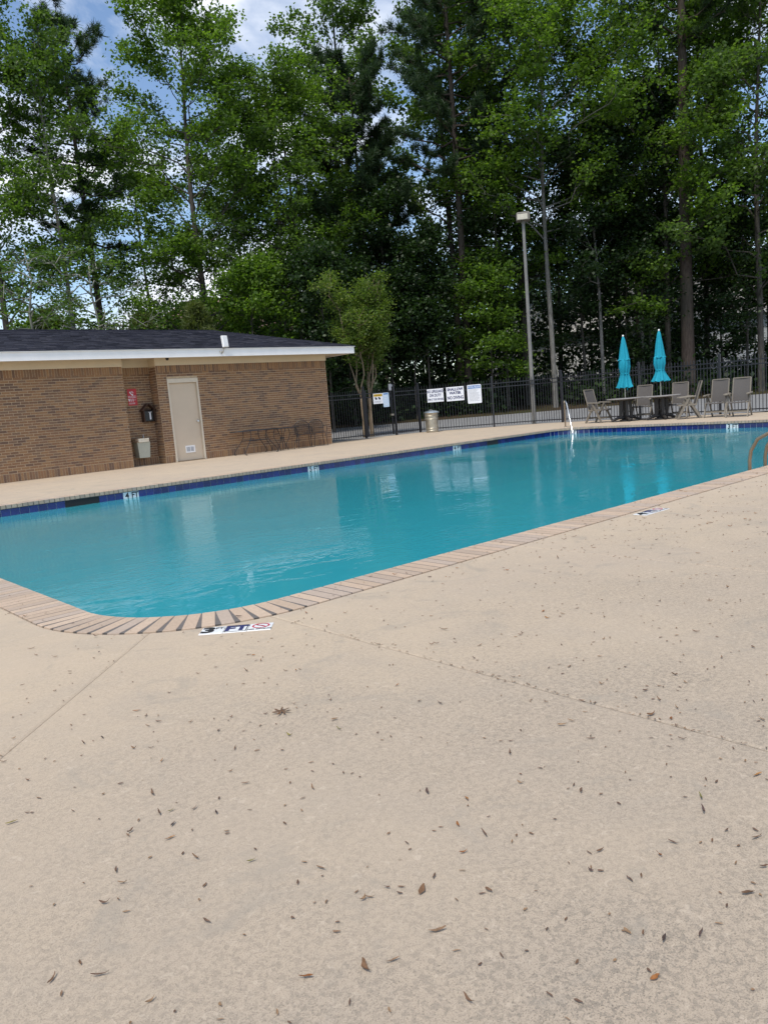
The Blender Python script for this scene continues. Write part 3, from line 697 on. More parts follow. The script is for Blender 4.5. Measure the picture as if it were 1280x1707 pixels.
# drinking fountain
df_ = empty('drinking_fountain', (9.46, AY, 0.23), 'wall hung drinking fountain with steel basin and pale green skirt', 'fountain')
sk_ = MB(); sk_.v = [(-0.155, -0.30, 0), (0.155, -0.30, 0), (0.155, -0.012, 0), (-0.155, -0.012, 0), (-0.19, -0.33, 0.44), (0.19, -0.33, 0.44), (0.19, -0.012, 0.44), (-0.19, -0.012, 0.44)]
sk_.f = [(0, 1, 2, 3), (4, 5, 6, 7), (0, 1, 5, 4), (1, 2, 6, 5), (2, 3, 7, 6), (3, 0, 4, 7)]; sk_.build('skirt', M['sage'], df_)
bs_ = MB(); prof = [(-0.215, 0.442), (-0.225, 0.55), (-0.21, 0.56), (-0.17, 0.552), (-0.10, 0.52)]
rings = []
for h_, z_ in prof:
    k_ = -h_/0.225; rings.append([(sx*0.225*k_, -0.19+sy*0.175*k_, z_) for sx, sy in ((-1, -.6), (-.7, -1), (.7, -1), (1, -.6), (1, 1), (-1, 1))])
bs_.v = [p for r_ in rings for p in r_]
for i in range(len(rings)-1):
    for j in range(6): bs_.f.append((i*6+j, i*6+(j+1) % 6, (i+1)*6+(j+1) % 6, (i+1)*6+j))
bs_.f += [tuple(range(6)), tuple(24+j for j in range(6))]; bs_.build('basin', M['chrome'], df_)
MB().tube([(0.13, -0.06, 0.555), (0.13, -0.06, 0.62), (0.125, -0.08, 0.64), (0.11, -0.10, 0.635)], 0.014, 8).build('spout', M['chrome'], df_, smooth=True)
# radio panel on the eave
an = empty('radio_antenna', (11.84, EY, 3.06), 'white flat panel antenna on a bracket above the pool house eave', 'antenna')
a_ = MB().chbox(-0.10, 0.10, -0.165, 0.165, -0.04, 0.03, 0.015); a_.move(Matrix.Translation((0.08, -0.09, 0.30)) @ Matrix.Rotation(rad(12), 4, 'Z') @ Matrix.Rotation(rad(84), 4, 'X')); a_.build('case', M['white'], an)
MB().tube([(-0.02, -0.002, -0.03), (-0.02, -0.06, -0.02), (0.02, -0.07, 0.06), (0.07, -0.06, 0.15)], 0.016, 8).tube([(-0.09, -0.002, 0.02), (-0.02, -0.05, 0.0)], 0.012, 6).build('bracket', M['galv'], an, smooth=True)
sc_ = empty('security_camera', (10.24, EY+0.30, 2.99), 'tiny dark dome camera under the pool house eave by the door', 'camera')
MB().lathe([(0.0, -0.10), (0.035, -0.09), (0.05, -0.05), (0.05, -0.03)], 14).build('dome', M['blackp'], sc_, smooth=True)
MB().lathe([(0.05, -0.03), (0.062, -0.028), (0.062, 0.0), (0.0, 0.001)], 14).build('mount', M['cream'], sc_, smooth='auto')

# ------------------------------------------------------------------ fence, gate
picket_me = MB().box(-0.0085, 0.0085, -0.0085, 0.0085, 0.05, 1.70).add([(-0.0085, -0.0085, 1.70), (0.0085, -0.0085, 1.70), (0.0085, 0.0085, 1.70), (-0.0085, 0.0085, 1.70), (0, 0, 1.76)], [(0, 1, 4), (1, 2, 4), (2, 3, 4), (3, 0, 4)]).mesh('picket', M['fence'])
post_me = MB().box(-0.032, 0.032, -0.032, 0.032, 0.0, 1.83).box(-0.038, 0.038, -0.038, 0.038, 1.83, 1.85).add([(-0.038, -0.038, 1.85), (0.038, -0.038, 1.85), (0.038, 0.038, 1.85), (-0.038, 0.038, 1.85), (0, 0, 1.885)], [(0, 1, 4), (1, 2, 4), (2, 3, 4), (3, 0, 4)]).mesh('post', M['fence'])
def fence_run(root, pts, post_d, z=0.0):
    """pts: plan polyline; post_d: list of posts as (segment, distance)"""
    o = root.location
    for si, (a, b) in enumerate(zip(pts, pts[1:])):
        a, b = Vector((*a, z)), Vector((*b, z)); d = b-a; L_ = d.length; d.normalize(); ang = math.atan2(d.y, d.x)
        posts = [q for s_, q in post_d if s_ == si]
        for q in posts: link('post', post_me, root, a+d*q-o, ang)
        for zz in (0.115, 1.46, 1.60):
            MB().beam(a+Vector((0, 0, zz)), b+Vector((0, 0, zz)), 0.03, 0.032).build('rail', M['fence'], root, at=o)
        k = max(1, round(L_/0.102))
        for i in range(k):
            q = (i+0.5)*L_/k
            if any(abs(q-p_) < 0.05 for p_ in posts): continue
            link('picket', picket_me, root, a+d*q-o, ang)
def along(a, b, q): a, b = Vector(a), Vector(b); return tuple(a+(b-a).normalized()*q)
F0, F1 = FENCE[0], FENCE[1]
G0, G1 = along(F0, F1, 2.06), along(F0, F1, 3.36)
fA = empty('fence', (*F0, 0), 'short black picket fence run between the pool house corner and the gate', 'fence')
fence_run(fA, [F0, along(F0, F1, 2.02)], [(0, 2.02)])
gt = empty('gate', (*G0, 0), 'black picket gate carrying the warning sign, beside the multi stemmed tree', 'gate')
fence_run(gt, [along(F0, F1, 2.09), along(F0, F1, 3.24)], [])
for q in (2.09, 3.24):
    p = along(F0, F1, q); MB().beam((*p, 0.05), (*p, 1.72), 0.04, 0.04).build('stile', M['fence'], gt, at=gt.location)
p = along(F0, F1, 3.20)
lt = MB().box(-0.05, 0.06, -0.06, 0.02, 0.74, 0.80).build('latch', M['galv'], gt, loc=Vector((*p, 0))-gt.location)
lk = MB().box(-0.045, 0.035, -0.06, 0.01, 1.66, 1.90).box(-0.01, 0.09, -0.05, 0.0, 1.80, 1.87).build('lock', M['greyprint'], gt, loc=Vector((*p, 0))-gt.location)
fB = empty('fence', (*G1, 0), 'long black picket fence from the gate past the lamp post to the right edge', 'fence')
segB = (Vector(FENCE[2])-Vector(FENCE[1])).length
fence_run(fB, [along(F0, F1, 3.36), F1, FENCE[2], FENCE[3], along(FENCE[3], FENCE[4], 3.2)], [(0, 0.0), (0, 1.11), (1, 2.79), (2, 0.90), (2, 3.82), (2, 6.42), (2, 9.0), (3, 2.2)])
# signs on the fence
gd = (Vector(F1)-Vector(F0)).normalized(); bd = (Vector(FENCE[2])-Vector(F1)).normalized()
gn, bn = Vector((gd.y, -gd.x)), Vector((bd.y, -bd.x))
def on_fence(a, d, nrm, q, z, off=0.030): p = Vector(a)+d*q+nrm*off; return (p.x, p.y, z)
s = panel('warning_sign', on_fence(F0, gd, gn, 2.635, 1.395), (*gd, 0), 0.42, 0.37, M['signw'], 'small white warning sign with a yellow band and black camera symbols on the gate', 'sign')
prect(s, -0.19, 0.19, 0.075, 0.165, M['signy']); ptext(s, 'WARNING', 0.075, 0, 0.118, M['ink'], 0.001)
cm = MB()
for sx in (-1, 1):
    c_ = sx*0.075-0.01
    cm.add([(c_+0.045*math.cos(rad(a)), 0.0+0.04*math.sin(rad(a)), .0013) for a in range(0, 360, 30)], [tuple(range(12))])
    cm.add([(c_-0.06, 0.015, .0016), (c_+0.005, 0.035, .0016), (c_+0.005, 0.055, .0016), (c_-0.06, 0.05, .0016)], [(0, 1, 2, 3)])
cm.build('camera_symbol', M['ink'], s); plines(s, -0.16, 0.18, (-0.10, -0.135), 0.014, M['greyprint'], 8)
s = panel('notice_sign', on_fence(F0, gd, gn, 2.985, 1.33), (*gd, 0), 0.27, 0.52, M['signl'], 'narrow pale blue notice hung beside the warning sign on the gate', 'sign', rnd=0.03)
plines(s, -0.10, 0.11, (0.17, 0.12, 0.05, 0.0, -0.05, -0.13, -0.18), 0.016, M['signw'], 9); prect(s, -0.10, 0.10, 0.195, 0.235, M['signb'])
s = panel('lifeguard_sign', on_fence(F1, bd, bn, 0.665, 1.345), (*bd, 0), 0.62, 0.49, M['signw'], 'white sign reading NO LIFEGUARD ON DUTY on the black fence', 'sign')
ptext(s, 'NO LIFEGUARD', 0.145, 0, 0.145, M['navy'], 0.005, 0.60); ptext(s, 'ON DUTY', 0.145, 0, 0.0, M['navy'], 0.005, 0.68); ptext(s, 'SWIM AT YOUR OWN RISK', 0.105, 0, -0.15, M['navy'], 0.003, 0.46)
s = panel('shallow_water_sign', on_fence(F1, bd, bn, 1.415, 1.345), (*bd, 0), 0.66, 0.52, M['signw'], 'white sign reading SHALLOW WATER NO DIVING on the black fence', 'sign')
ptext(s, 'SHALLOW', 0.135, 0, 0.165, M['navy'], 0.006, 0.92); ptext(s, 'WATER', 0.135, 0, 0.03, M['navy'], 0.006, 0.92); ptext(s, 'NO DIVING', 0.160, 0, -0.145, M['navy'], 0.005, 0.72)
s = panel('pool_rules_sign', on_fence(F1, bd, bn, 2.13, 1.28), (*bd, 0), 0.52, 0.69, M['signw'], 'white pool rules board with a blue heading on the black fence', 'sign', rnd=0.04)
prect(s, -0.235, 0.235, 0.20, 0.315, M['signb']); ptext(s, 'POOL RULES', 0.095, 0, 0.255, M['signw'], 0.002, 0.82)
plines(s, -0.20, 0.21, [0.155-0.037*i for i in range(12)], 0.012, M['greyprint'], 11)

# ------------------------------------------------------------------ lamp post, trash can, rails
lp = empty('lamp_post', (23.23, 17.66, 0), 'tall leaning grey lamp post with a box floodlight behind the fence', 'lamp post')
MB().tube([(0, 0, -0.1), (0, 0, 2), (0, 0, 7.2)], [0.076, 0.070, 0.054], 14).build('pole', M['pole'], lp, smooth='auto')
hd = MB().chbox(-0.235, 0.235, -0.20, 0.20, 0.0, 0.28, 0.04); hd.v = [(x, y*(1.0 if z < .1 else .92), z) for x, y, z in hd.v]
hd.move(Matrix.Translation((0, 0, 7.25)) @ Matrix.Rotation(rad(-50), 4, 'Z')); hd.build('lamp_head', M['lampbox'], lp)
ln = MB().chbox(-0.21, 0.15, -0.10, 0.085, 0, 0.012, 0.008); ln.move(Matrix.Translation((0, 0, 7.25)) @ Matrix.Rotation(rad(-50), 4, 'Z') @ Matrix.Translation((0, -0.2, 0.115)) @ Matrix.Rotation(rad(93), 4, 'X')); ln.build('lens', M['lens'], lp)
MB().tube([(0, 0, 7.15), (0, 0, 7.26)], 0.075, 12).build('collar', M['lampbox'], lp)
TC = (20.45, 20.22, 0)
can = empty('trash_can', TC, 'round galvanised steel trash can with a lid standing by the fence', 'trash can')
prof = [(0.0, 0.0), (0.215, 0.002), (0.222, 0.02)]
for z in (0.06, 0.14, 0.48, 0.60): prof += [(0.222+z*0.04, z), (0.234+z*0.04, z+0.012), (0.222+z*0.04, z+0.026)]
prof += [(0.252, 0.70), (0.262, 0.715), (0.0, 0.716)]
MB().lathe(prof, 36, wave=lambda a, i: 1+0.010*math.cos(18*a)).build('body', M['galv'], can, smooth='auto')
ld = MB().lathe([(0.0, 0.717), (0.275, 0.718), (0.282, 0.735), (0.275, 0.755), (0.22, 0.775), (0.10, 0.80), (0.0, 0.805)], 32); ld.move(Matrix.Rotation(rad(2), 4, 'X')); lid = ld.build('lid', M['galvlid'], can, smooth='auto')
MB().tube([(-0.07, 0, 0.79), (-0.06, 0, 0.835), (0.06, 0, 0.835), (0.07, 0, 0.79)], 0.009, 6).build('handle', M['galv'], lid)
for s_ in (-1, 1): MB().tube([(s_*0.245, -0.06, 0.52), (s_*0.285, -0.05, 0.50), (s_*0.285, 0.05, 0.50), (s_*0.245, 0.06, 0.52)], 0.008, 6).build('side_handle', M['galv'], can)
hr = empty('handrail', (20.42, 14.32, 0), 'stainless handrail slanting down into the corner of the pool', 'handrail')
MB().tube([(0, 0, -0.02), (0, 0, 0.77)], 0.024, 10).build('post', M['brown_metal'], hr, smooth='auto')  # steel post coloured brown: the shade on it is put into the colour
MB().tube([(0, 0, 0.76), (-0.01, -0.01, 0.805), (-0.05, -0.05, 0.83), (-0.11, -0.12, 0.82), (-0.20, -0.22, 0.72), (-0.62, -0.68, -0.12), (-0.72, -0.79, -0.40)], 0.024, 10).build('rail', M['chrome'], hr, smooth=True)
MB().lathe([(0.045, 0.001), (0.045, 0.012), (0.026, 0.022)], 16).build('flange', M['chrome'], hr, smooth='auto')
ldr = empty('pool_ladder', (9.85, 3.95, 0), 'dark steel pool ladder arching over the coping at the right edge', 'ladder')
for xx in (-0.23, 0.23):
    MB().tube([(xx, 0.13, -0.75), (xx, 0.13, 0.12), (xx, 0.11, 0.24), (xx, 0.03, 0.38), (xx, -0.12, 0.46), (xx, -0.30, 0.44), (xx, -0.40, 0.34), (xx, -0.42, 0.20), (xx, -0.42, 0.0)], 0.021, 12).build('rail', M['brown_metal'], ldr, smooth=True)
for z in (-0.40, -0.65): MB().box(-0.23, 0.23, 0.10, 0.17, z-0.015, z+0.015).build('tread', M['chrome'], ldr)

# ------------------------------------------------------------------ patio furniture at the far end
def make_chair(label):
    t = empty('patio_chair', (0, 0, 0), label, 'chair', 'high backed patio chairs at the far end of the pool')
    R_ = M['resin']
    for s_ in (-1, 1):
        y = s_*0.285
        MB().beam((0.33, y, 0.0), (-0.02, y, 0.645), 0.032, 0.062, (1, 0, 0)).build('leg', R_, t)
        MB().beam((-0.34, y-s_*0.036, 0.0), (0.04, y-s_*0.036, 0.635), 0.030, 0.060, (1, 0, 0)).build('leg', R_, t)
        ar = MB().chbox(-0.20, 0.27, y-0.036, y+0.036, 0.645, 0.680, 0.010); ar.v = [(x, yy, z-(0.02 if x > 0.25 else 0)) for x, yy, z in ar.v]; ar.build('armrest', R_, t)
        MB().tube([(-0.20, s_*0.235, 0.42), (-0.275, s_*0.235, 0.70), (-0.385, s_*0.235, 1.085)], 0.020, 8).build('back_upright', R_, t, smooth='auto')
    def sling(pts, w, th, name):
        mb = MB(); k = len(pts); ny = 5
        for q in (0, 1):
            for x, z, nx_, nz_ in pts:
                for j in range(ny):
                    yy = -w/2+w*j/(ny-1); sag = 0.018*(1-(2*j/(ny-1)-1)**2)
                    mb.v.append((x-nx_*(sag+q*th), yy, z-nz_*(sag+q*th)))
        B = k*ny
        for i in range(k-1):
            for j in range(ny-1):
                a = i*ny+j; mb.f += [(a, a+1, a+ny+1, a+ny), (B+a, B+a+ny, B+a+ny+1, B+a+1)]
        for i in range(k-1):
            for j in (0, ny-1): a = i*ny+j; mb.f.append((a, a+ny, B+a+ny, B+a))
        for i in (0, k-1):
            for j in range(ny-1): a = i*ny+j; mb.f.append((a, a+1, B+a+1, B+a))
        return mb.build(name, M['weave'], t, smooth='auto')
    sling([(-0.195, 0.44, 0.96, 0.28), (-0.23, 0.58, 0.96, 0.28), (-0.27, 0.72, 0.96, 0.28), (-0.325, 0.90, 0.95, 0.3), (-0.375, 1.07, 0.95, 0.3)], 0.48, 0.012, 'backrest')
    sling([(-0.20, 0.425, 0, 1), (0.0, 0.43, 0, 1), (0.20, 0.445, 0, 1), (0.29, 0.44, 0.3, 0.95), (0.325, 0.41, 0.9, 0.4)], 0.47, 0.030, 'seat')
    MB().chbox(-0.22, 0.30, 0.236, 0.268, 0.39, 0.435, 0.008).chbox(-0.22, 0.30, -0.268, -0.236, 0.39, 0.435, 0.008).build('seat_frame', R_, t)
    MB().beam((-0.386, -0.235, 1.09), (-0.386, 0.235, 1.09), 0.030, 0.036).build('top_rail', R_, t)
    MB().beam((0.26, -0.285, 0.155), (0.26, 0.285, 0.155), 0.022, 0.045).beam((-0.29, -0.249, 0.155), (-0.29, 0.249, 0.155), 0.022, 0.045).build('stretcher', R_, t)
    return t
chairs = [((22.20, 14.25), -96, 'taupe high backed patio chair at the left end of the tables, facing right'),
          ((23.15, 13.20), 196, 'patio chair behind the left table, its back showing between the umbrellas'),
          ((23.20, 12.00), 196, 'patio chair behind the right table, mostly hidden by the tabletop'),
          ((22.30, 11.25), 124, 'patio chair turned away at the right table, showing its brown back frame'),
          ((22.62, 10.50), 188, 'second patio chair from the right, facing the pool beyond the tables'),
          ((22.30, 9.72), 190, 'rightmost patio chair, facing the pool with its arms clear')]
c0 = make_chair(chairs[0][2])
for i, ((x, y), a, lb) in enumerate(chairs):
    c = c0 if i == 0 else copy_tree(c0)
    c.location = (x, y, 0.0); c.rotation_euler = (0, 0, rad(a)); c['label'] = lb
def make_table(loc, label):
    t = empty('patio_table', loc, label, 'table', 'round patio tables under the closed umbrellas')
    MB().lathe([(0.0, 0.70), (0.56, 0.702), (0.585, 0.715), (0.585, 0.732), (0.57, 0.742), (0.0, 0.743)], 36).build('tabletop', M['tabletop'], t, smooth='auto')
    MB().lathe([(0.0, 0.66), (0.28, 0.661), (0.30, 0.70), (0.0, 0.701)], 20).build('apron', M['tablebase'], t, smooth='auto')
    for k in range(4):
        a = rad(45+90*k); c, s_ = math.cos(a), math.sin(a)
        MB().beam((0.17*c, 0.17*s_, 0.08), (0.15*c, 0.15*s_, 0.67), 0.085, 0.085, (c, s_, 0)).build('column', M['tablebase'], t)
        MB().tube([(0.06*c, 0.06*s_, 0.12), (0.22*c, 0.22*s_, 0.125), (0.36*c, 0.36*s_, 0.075), (0.46*c, 0.46*s_, 0.03)], [0.05, 0.05, 0.04, 0.028], 8).build('foot', M['tablebase'], t, smooth='auto')
    MB().lathe([(0.0, 0.30), (0.15, 0.301), (0.15, 0.325), (0.0, 0.326)], 16).build('brace', M['tablebase'], t)
    return t
T1, T2 = (22.30, 13.32, 0), (22.52, 12.22, 0)
make_table(T1, 'round grey patio table with dark pedestal, the left one of the two')
make_table(T2, 'round grey patio table with dark pedestal, the right one of the two')
def umbrella(loc, label, cap_z, tie_z, bot_z, top_z, flare, twist, seed):
    u = empty('closed_umbrella', (loc[0], loc[1], 0), label, 'umbrella', 'closed turquoise umbrellas')
    MB().tube([(0, 0, 0.02), (0, 0, top_z-0.02)], 0.019, 10).build('pole', M['galv'], u, smooth='auto')
    MB().lathe([(0.0, 0.0), (0.20, 0.002), (0.20, 0.05), (0.05, 0.07), (0.028, 0.30), (0.0, 0.301)], 24).build('base', M['tablebase'], u, smooth='auto')
    rg = random.Random(seed); ph = rg.uniform(0, 6)
    def cloth(prof, pl, tw, name, hem=0.0):
        mb = MB(); N = 64; k = len(prof)
        for i, (r, z) in enumerate(prof):
            for j in range(N):
                a = 2*math.pi*j/N; f = i/(k-1)
                w = 1+pl*(0.35+0.65*f)*math.cos(8*a+tw*f*6+ph)+pl*0.45*math.cos(3*a+ph*2+f*3)+0.05*math.sin(13*a+f*9)
                zz = z+(hem*math.cos(8*a+tw*6+ph) if i == k-1 else 0)
                mb.v.append((1.22*r*w*math.cos(a), 1.22*r*w*math.sin(a), zz))
        for i in range(k-1):
            for j in range(N):
                j2 = (j+1) % N; mb.f.append((i*N+j, i*N+j2, (i+1)*N+j2, (i+1)*N+j))
        mb.f.append(tuple(range(N)))
        return mb.build(name, M['teal'], u, smooth=True)
    H_ = top_z-0.06
    cloth([(0.022, H_), (0.045, H_-0.10), (0.085, (H_+cap_z)/2), (0.118, cap_z+0.05), (0.135, cap_z)], 0.16, 0.1, 'top_vent', 0.012)
    cloth([(0.10, cap_z+0.06), (0.128, cap_z-0.02), (0.132, (cap_z+tie_z)/2), (0.115 if flare < 0.2 else 0.11, tie_z+0.06), (0.098, tie_z), (0.125, tie_z-(tie_z-bot_z)*0.35), (flare*0.9, bot_z+0.06), (flare, bot_z)], 0.20, twist, 'canopy', 0.02)
    tb = MB(); N = 20
    tb.lathe([(0.128, tie_z-0.02), (0.134, tie_z), (0.128, tie_z+0.02)], N); tb.build('tie_band', M['teal'], u, smooth=True)
    if seed == 1: MB().add([(-0.10, -0.11, tie_z-0.02), (-0.075, -0.13, tie_z-0.02), (-0.075, -0.15, tie_z-0.50), (-0.10, -0.14, tie_z-0.52), (-0.10, -0.104, tie_z-0.02), (-0.075, -0.124, tie_z-0.02), (-0.075, -0.144, tie_z-0.50), (-0.10, -0.134, tie_z-0.52)], [(0, 1, 2, 3), (7, 6, 5, 4), (0, 4, 5, 1), (2, 6, 7, 3), (1, 5, 6, 2), (0, 3, 7, 4)]).build('tie_strap', M['teal'], u)
    MB().lathe([(0.0, H_-0.01), (0.022, H_), (0.03, H_+0.03), (0.024, H_+0.055), (0.0, H_+0.065)], 12).build('finial', M['white'], u, smooth=True)
umbrella(T1, 'closed turquoise umbrella over the left table, loosely tied with a hanging strap', 1.93, 1.50, 1.07, 2.72, 0.185, 0.9, 1)
umbrella(T2, 'closed turquoise umbrella over the right table with a flared pleated skirt', 1.90, 1.52, 1.18, 2.76, 0.205, 0.2, 2)

# ------------------------------------------------------------------ wrought iron furniture along the brick wall
def curve_leg(mb, p0, p1, out, r=0.011, n=9, flip=1):
    p0, p1, out = Vector(p0), Vector(p1), Vector(out); pts = []
    for i in range(n):
        f = i/(n-1); pts.append(p0.lerp(p1, f)+out*(math.sin(f*math.pi*1.5+0.3)*0.5*flip))
    mb.tube(pts, r, 6)
def mesh_top(rx, ry, z, parent):
    N = 36; rim = [(rx*math.cos(2*math.pi*i/N), ry*math.sin(2*math.pi*i/N), z) for i in range(N)]
    top = MB().tube(rim+[rim[0]], 0.013, 6, False).build('tabletop', M['iron'], parent, smooth=True)
    g = MB(); k = 15
    for i in range(-k, k+1):
        x = rx*i/(k+1); w = ry*math.sqrt(1-(x/rx)**2); g.tube([(x, -w, z), (x, w, z)], 0.0032, 4, False)
        y = ry*i/(k+1); w = rx*math.sqrt(1-(y/ry)**2); g.tube([(-w, y, z+0.004), (w, y, z+0.004)], 0.0032, 4, False)
    tag(g.build('mesh_infill', M['iron'], top), kind='stuff')
ta = empty('iron_table', (12.72, 20.16, 0), 'wide black wrought iron table by the brick wall, next to the door', 'table')
mesh_top(0.82, 0.43, 0.715, ta)
for sx in (-1, 1):
    for sy in (-1, 1):
        mb = MB(); curve_leg(mb, (sx*0.30, sy*0.22, 0.70), (sx*0.52, sy*0.30, 0.012), (-sx*0.16, -sy*0.03, 0)); mb.tube([(sx*0.52, sy*0.30, 0.012), (sx*0.56, sy*0.32, 0.012), (sx*0.57, sy*0.33, 0.03)], 0.013, 6); mb.build('leg', M['iron'], ta, smooth='auto')
MB().tube([(-0.34, -0.2, 0.42), (0.34, -0.2, 0.42)], 0.016, 6).tube([(-0.34, 0.2, 0.42), (0.34, 0.2, 0.42)], 0.010, 6).build('stretcher', M['iron'], ta)
tb = empty('iron_table', (13.72, 20.18, 0), 'smaller black iron table with splayed curved legs, beside the iron chairs', 'table')
mesh_top(0.62, 0.385, 0.698, tb)
for sx in (-1, 1):
    for sy in (-1, 1):
        mb = MB(); curve_leg(mb, (sx*0.36, sy*0.2, 0.69), (sx*0.36, sy*0.26, 0.012), (sx*0.20, sy*0.02, 0), flip=1); mb.build('leg', M['iron'], tb, smooth='auto')
mb = MB()
for k in range(6):
    a = rad(60*k); mb.tube([(0.16*math.cos(a), 0.12*math.sin(a), 0.685), (0.05*math.cos(a), 0.05*math.sin(a), 0.45), (0.05*math.cos(a), 0.05*math.sin(a), 0.33), (0.20*math.cos(a), 0.16*math.sin(a), 0.012)], 0.009, 5)
mb.lathe([(0.0, 0.37), (0.075, 0.371), (0.075, 0.41), (0.0, 0.411)], 14); mb.build('pedestal', M['iron'], tb)
def iron_chair(loc, rz, label):
    t = empty('iron_chair', loc, label, 'chair', 'wrought iron chairs by the brick wall', rad(rz))
    arch = [(-0.20, -0.23, 0.43), (-0.23, -0.245, 0.62), (-0.25, -0.215, 0.76), (-0.26, -0.12, 0.845), (-0.262, 0, 0.87), (-0.26, 0.12, 0.845), (-0.25, 0.215, 0.76), (-0.23, 0.245, 0.62), (-0.20, 0.23, 0.43)]
    MB().tube(arch, 0.011, 6, False).build('back_hoop', M['iron'], t, smooth='auto')
    g = MB()
    for i in range(-10, 11):
        yy = i*0.0215; zt = 0.86-2.1*abs(yy)**1.75*1.4-0.01; g.tube([(-0.21, yy, 0.45), (-0.255, yy, max(0.5, zt))], 0.0028, 4, False)
    for i in range(14):
        z = 0.47+i*0.028; wy = 0.235 if z < 0.7 else 0.235*math.sqrt(max(0.05, 1-((z-0.7)/0.18)**2)); g.tube([(-0.21-0.05*(z-0.43)/0.4, -wy, z), (-0.21-0.05*(z-0.43)/0.4, wy, z)], 0.0028, 4, False)
    g.build('back_mesh', M['iron'], t)
    sm = MB().lathe([(0.0, 0.425), (0.24, 0.428), (0.25, 0.436), (0.24, 0.442), (0.0, 0.440)], 24); sm.build('seat', M['iron'], t, smooth='auto')
    for sx, sy in ((1, 1), (1, -1), (-1, 1), (-1, -1)):
        mb = MB(); curve_leg(mb, (sx*0.17, sy*0.19, 0.43), (sx*0.24, sy*0.22, 0.010), (sx*0.05, 0, 0), 0.010); mb.build('leg', M['iron'], t, smooth='auto')
    for sy in (-1, 1): MB().tube([(-0.24, sy*0.245, 0.64), (-0.05, sy*0.27, 0.655), (0.16, sy*0.27, 0.645), (0.20, sy*0.26, 0.60), (0.17, sy*0.23, 0.43)], 0.010, 6).build('armrest', M['iron'], t, smooth='auto')
iron_chair((14.55, 20.18, 0), -118, 'mesh backed iron chair touching the smaller iron table')
iron_chair((15.18, 20.22, 0), -112, 'mesh backed iron chair nearest the building corner')

# ------------------------------------------------------------------ trees
def leaf_quads(C_, n_per, spread, size, rg, droop=0.25, flat=1.3, squash=0.5):
    """C_: cluster centres (k,3); returns (k*n_per,4,3) folded leaf shapes"""
    k = len(C_); N = k*n_per
    ctr = np.repeat(C_, n_per, 0) + rg.normal(0, 1, (N, 3))*np.array([1, 1, squash])*np.repeat(spread, n_per)[:, None] if hasattr(spread, '__len__') else np.repeat(C_, n_per, 0) + rg.normal(0, 1, (N, 3))*np.array([1, 1, squash])*spread
    a = rg.normal(0, 1, (N, 3)); a[:, 2] = a[:, 2]*0.5-droop; a /= np.linalg.norm(a, axis=1)[:, None]
    nn = rg.normal(0, 1, (N, 3)); nn[:, 2] += flat; b = np.cross(nn, a); b /= np.linalg.norm(b, axis=1)[:, None]+1e-9
    nrm = np.cross(a, b); Ls = size*rg.uniform(0.65, 1.25, N)[:, None]; Ws = Ls*rg.uniform(0.33, 0.45, N)[:, None]
    mid = ctr + a*Ls*0.45
    return np.stack([ctr, mid+b*Ws+nrm*Ls*0.08, ctr+a*Ls-nrm*Ls*0.06, mid-b*Ws+nrm*Ls*0.08], 1)
def bend(p0, p1, rg, wob, n, sag=0.0):
    p0, p1 = np.array(p0, float), np.array(p1, float); L_ = np.linalg.norm(p1-p0); w = rg.normal(0, wob*L_, (n, 3)); w[0] = 0
    return [p0+(p1-p0)*i/(n-1)+w[i]*(0.4 if i == n-1 else 1)+np.array([0, 0, sag*L_*math.sin(math.pi*i/(n-1))]) for i in range(n)]
def at_poly(pts, f):
    q = f*(len(pts)-1); i = min(int(q), len(pts)-2); return pts[i]+(pts[i+1]-pts[i])*(q-i)
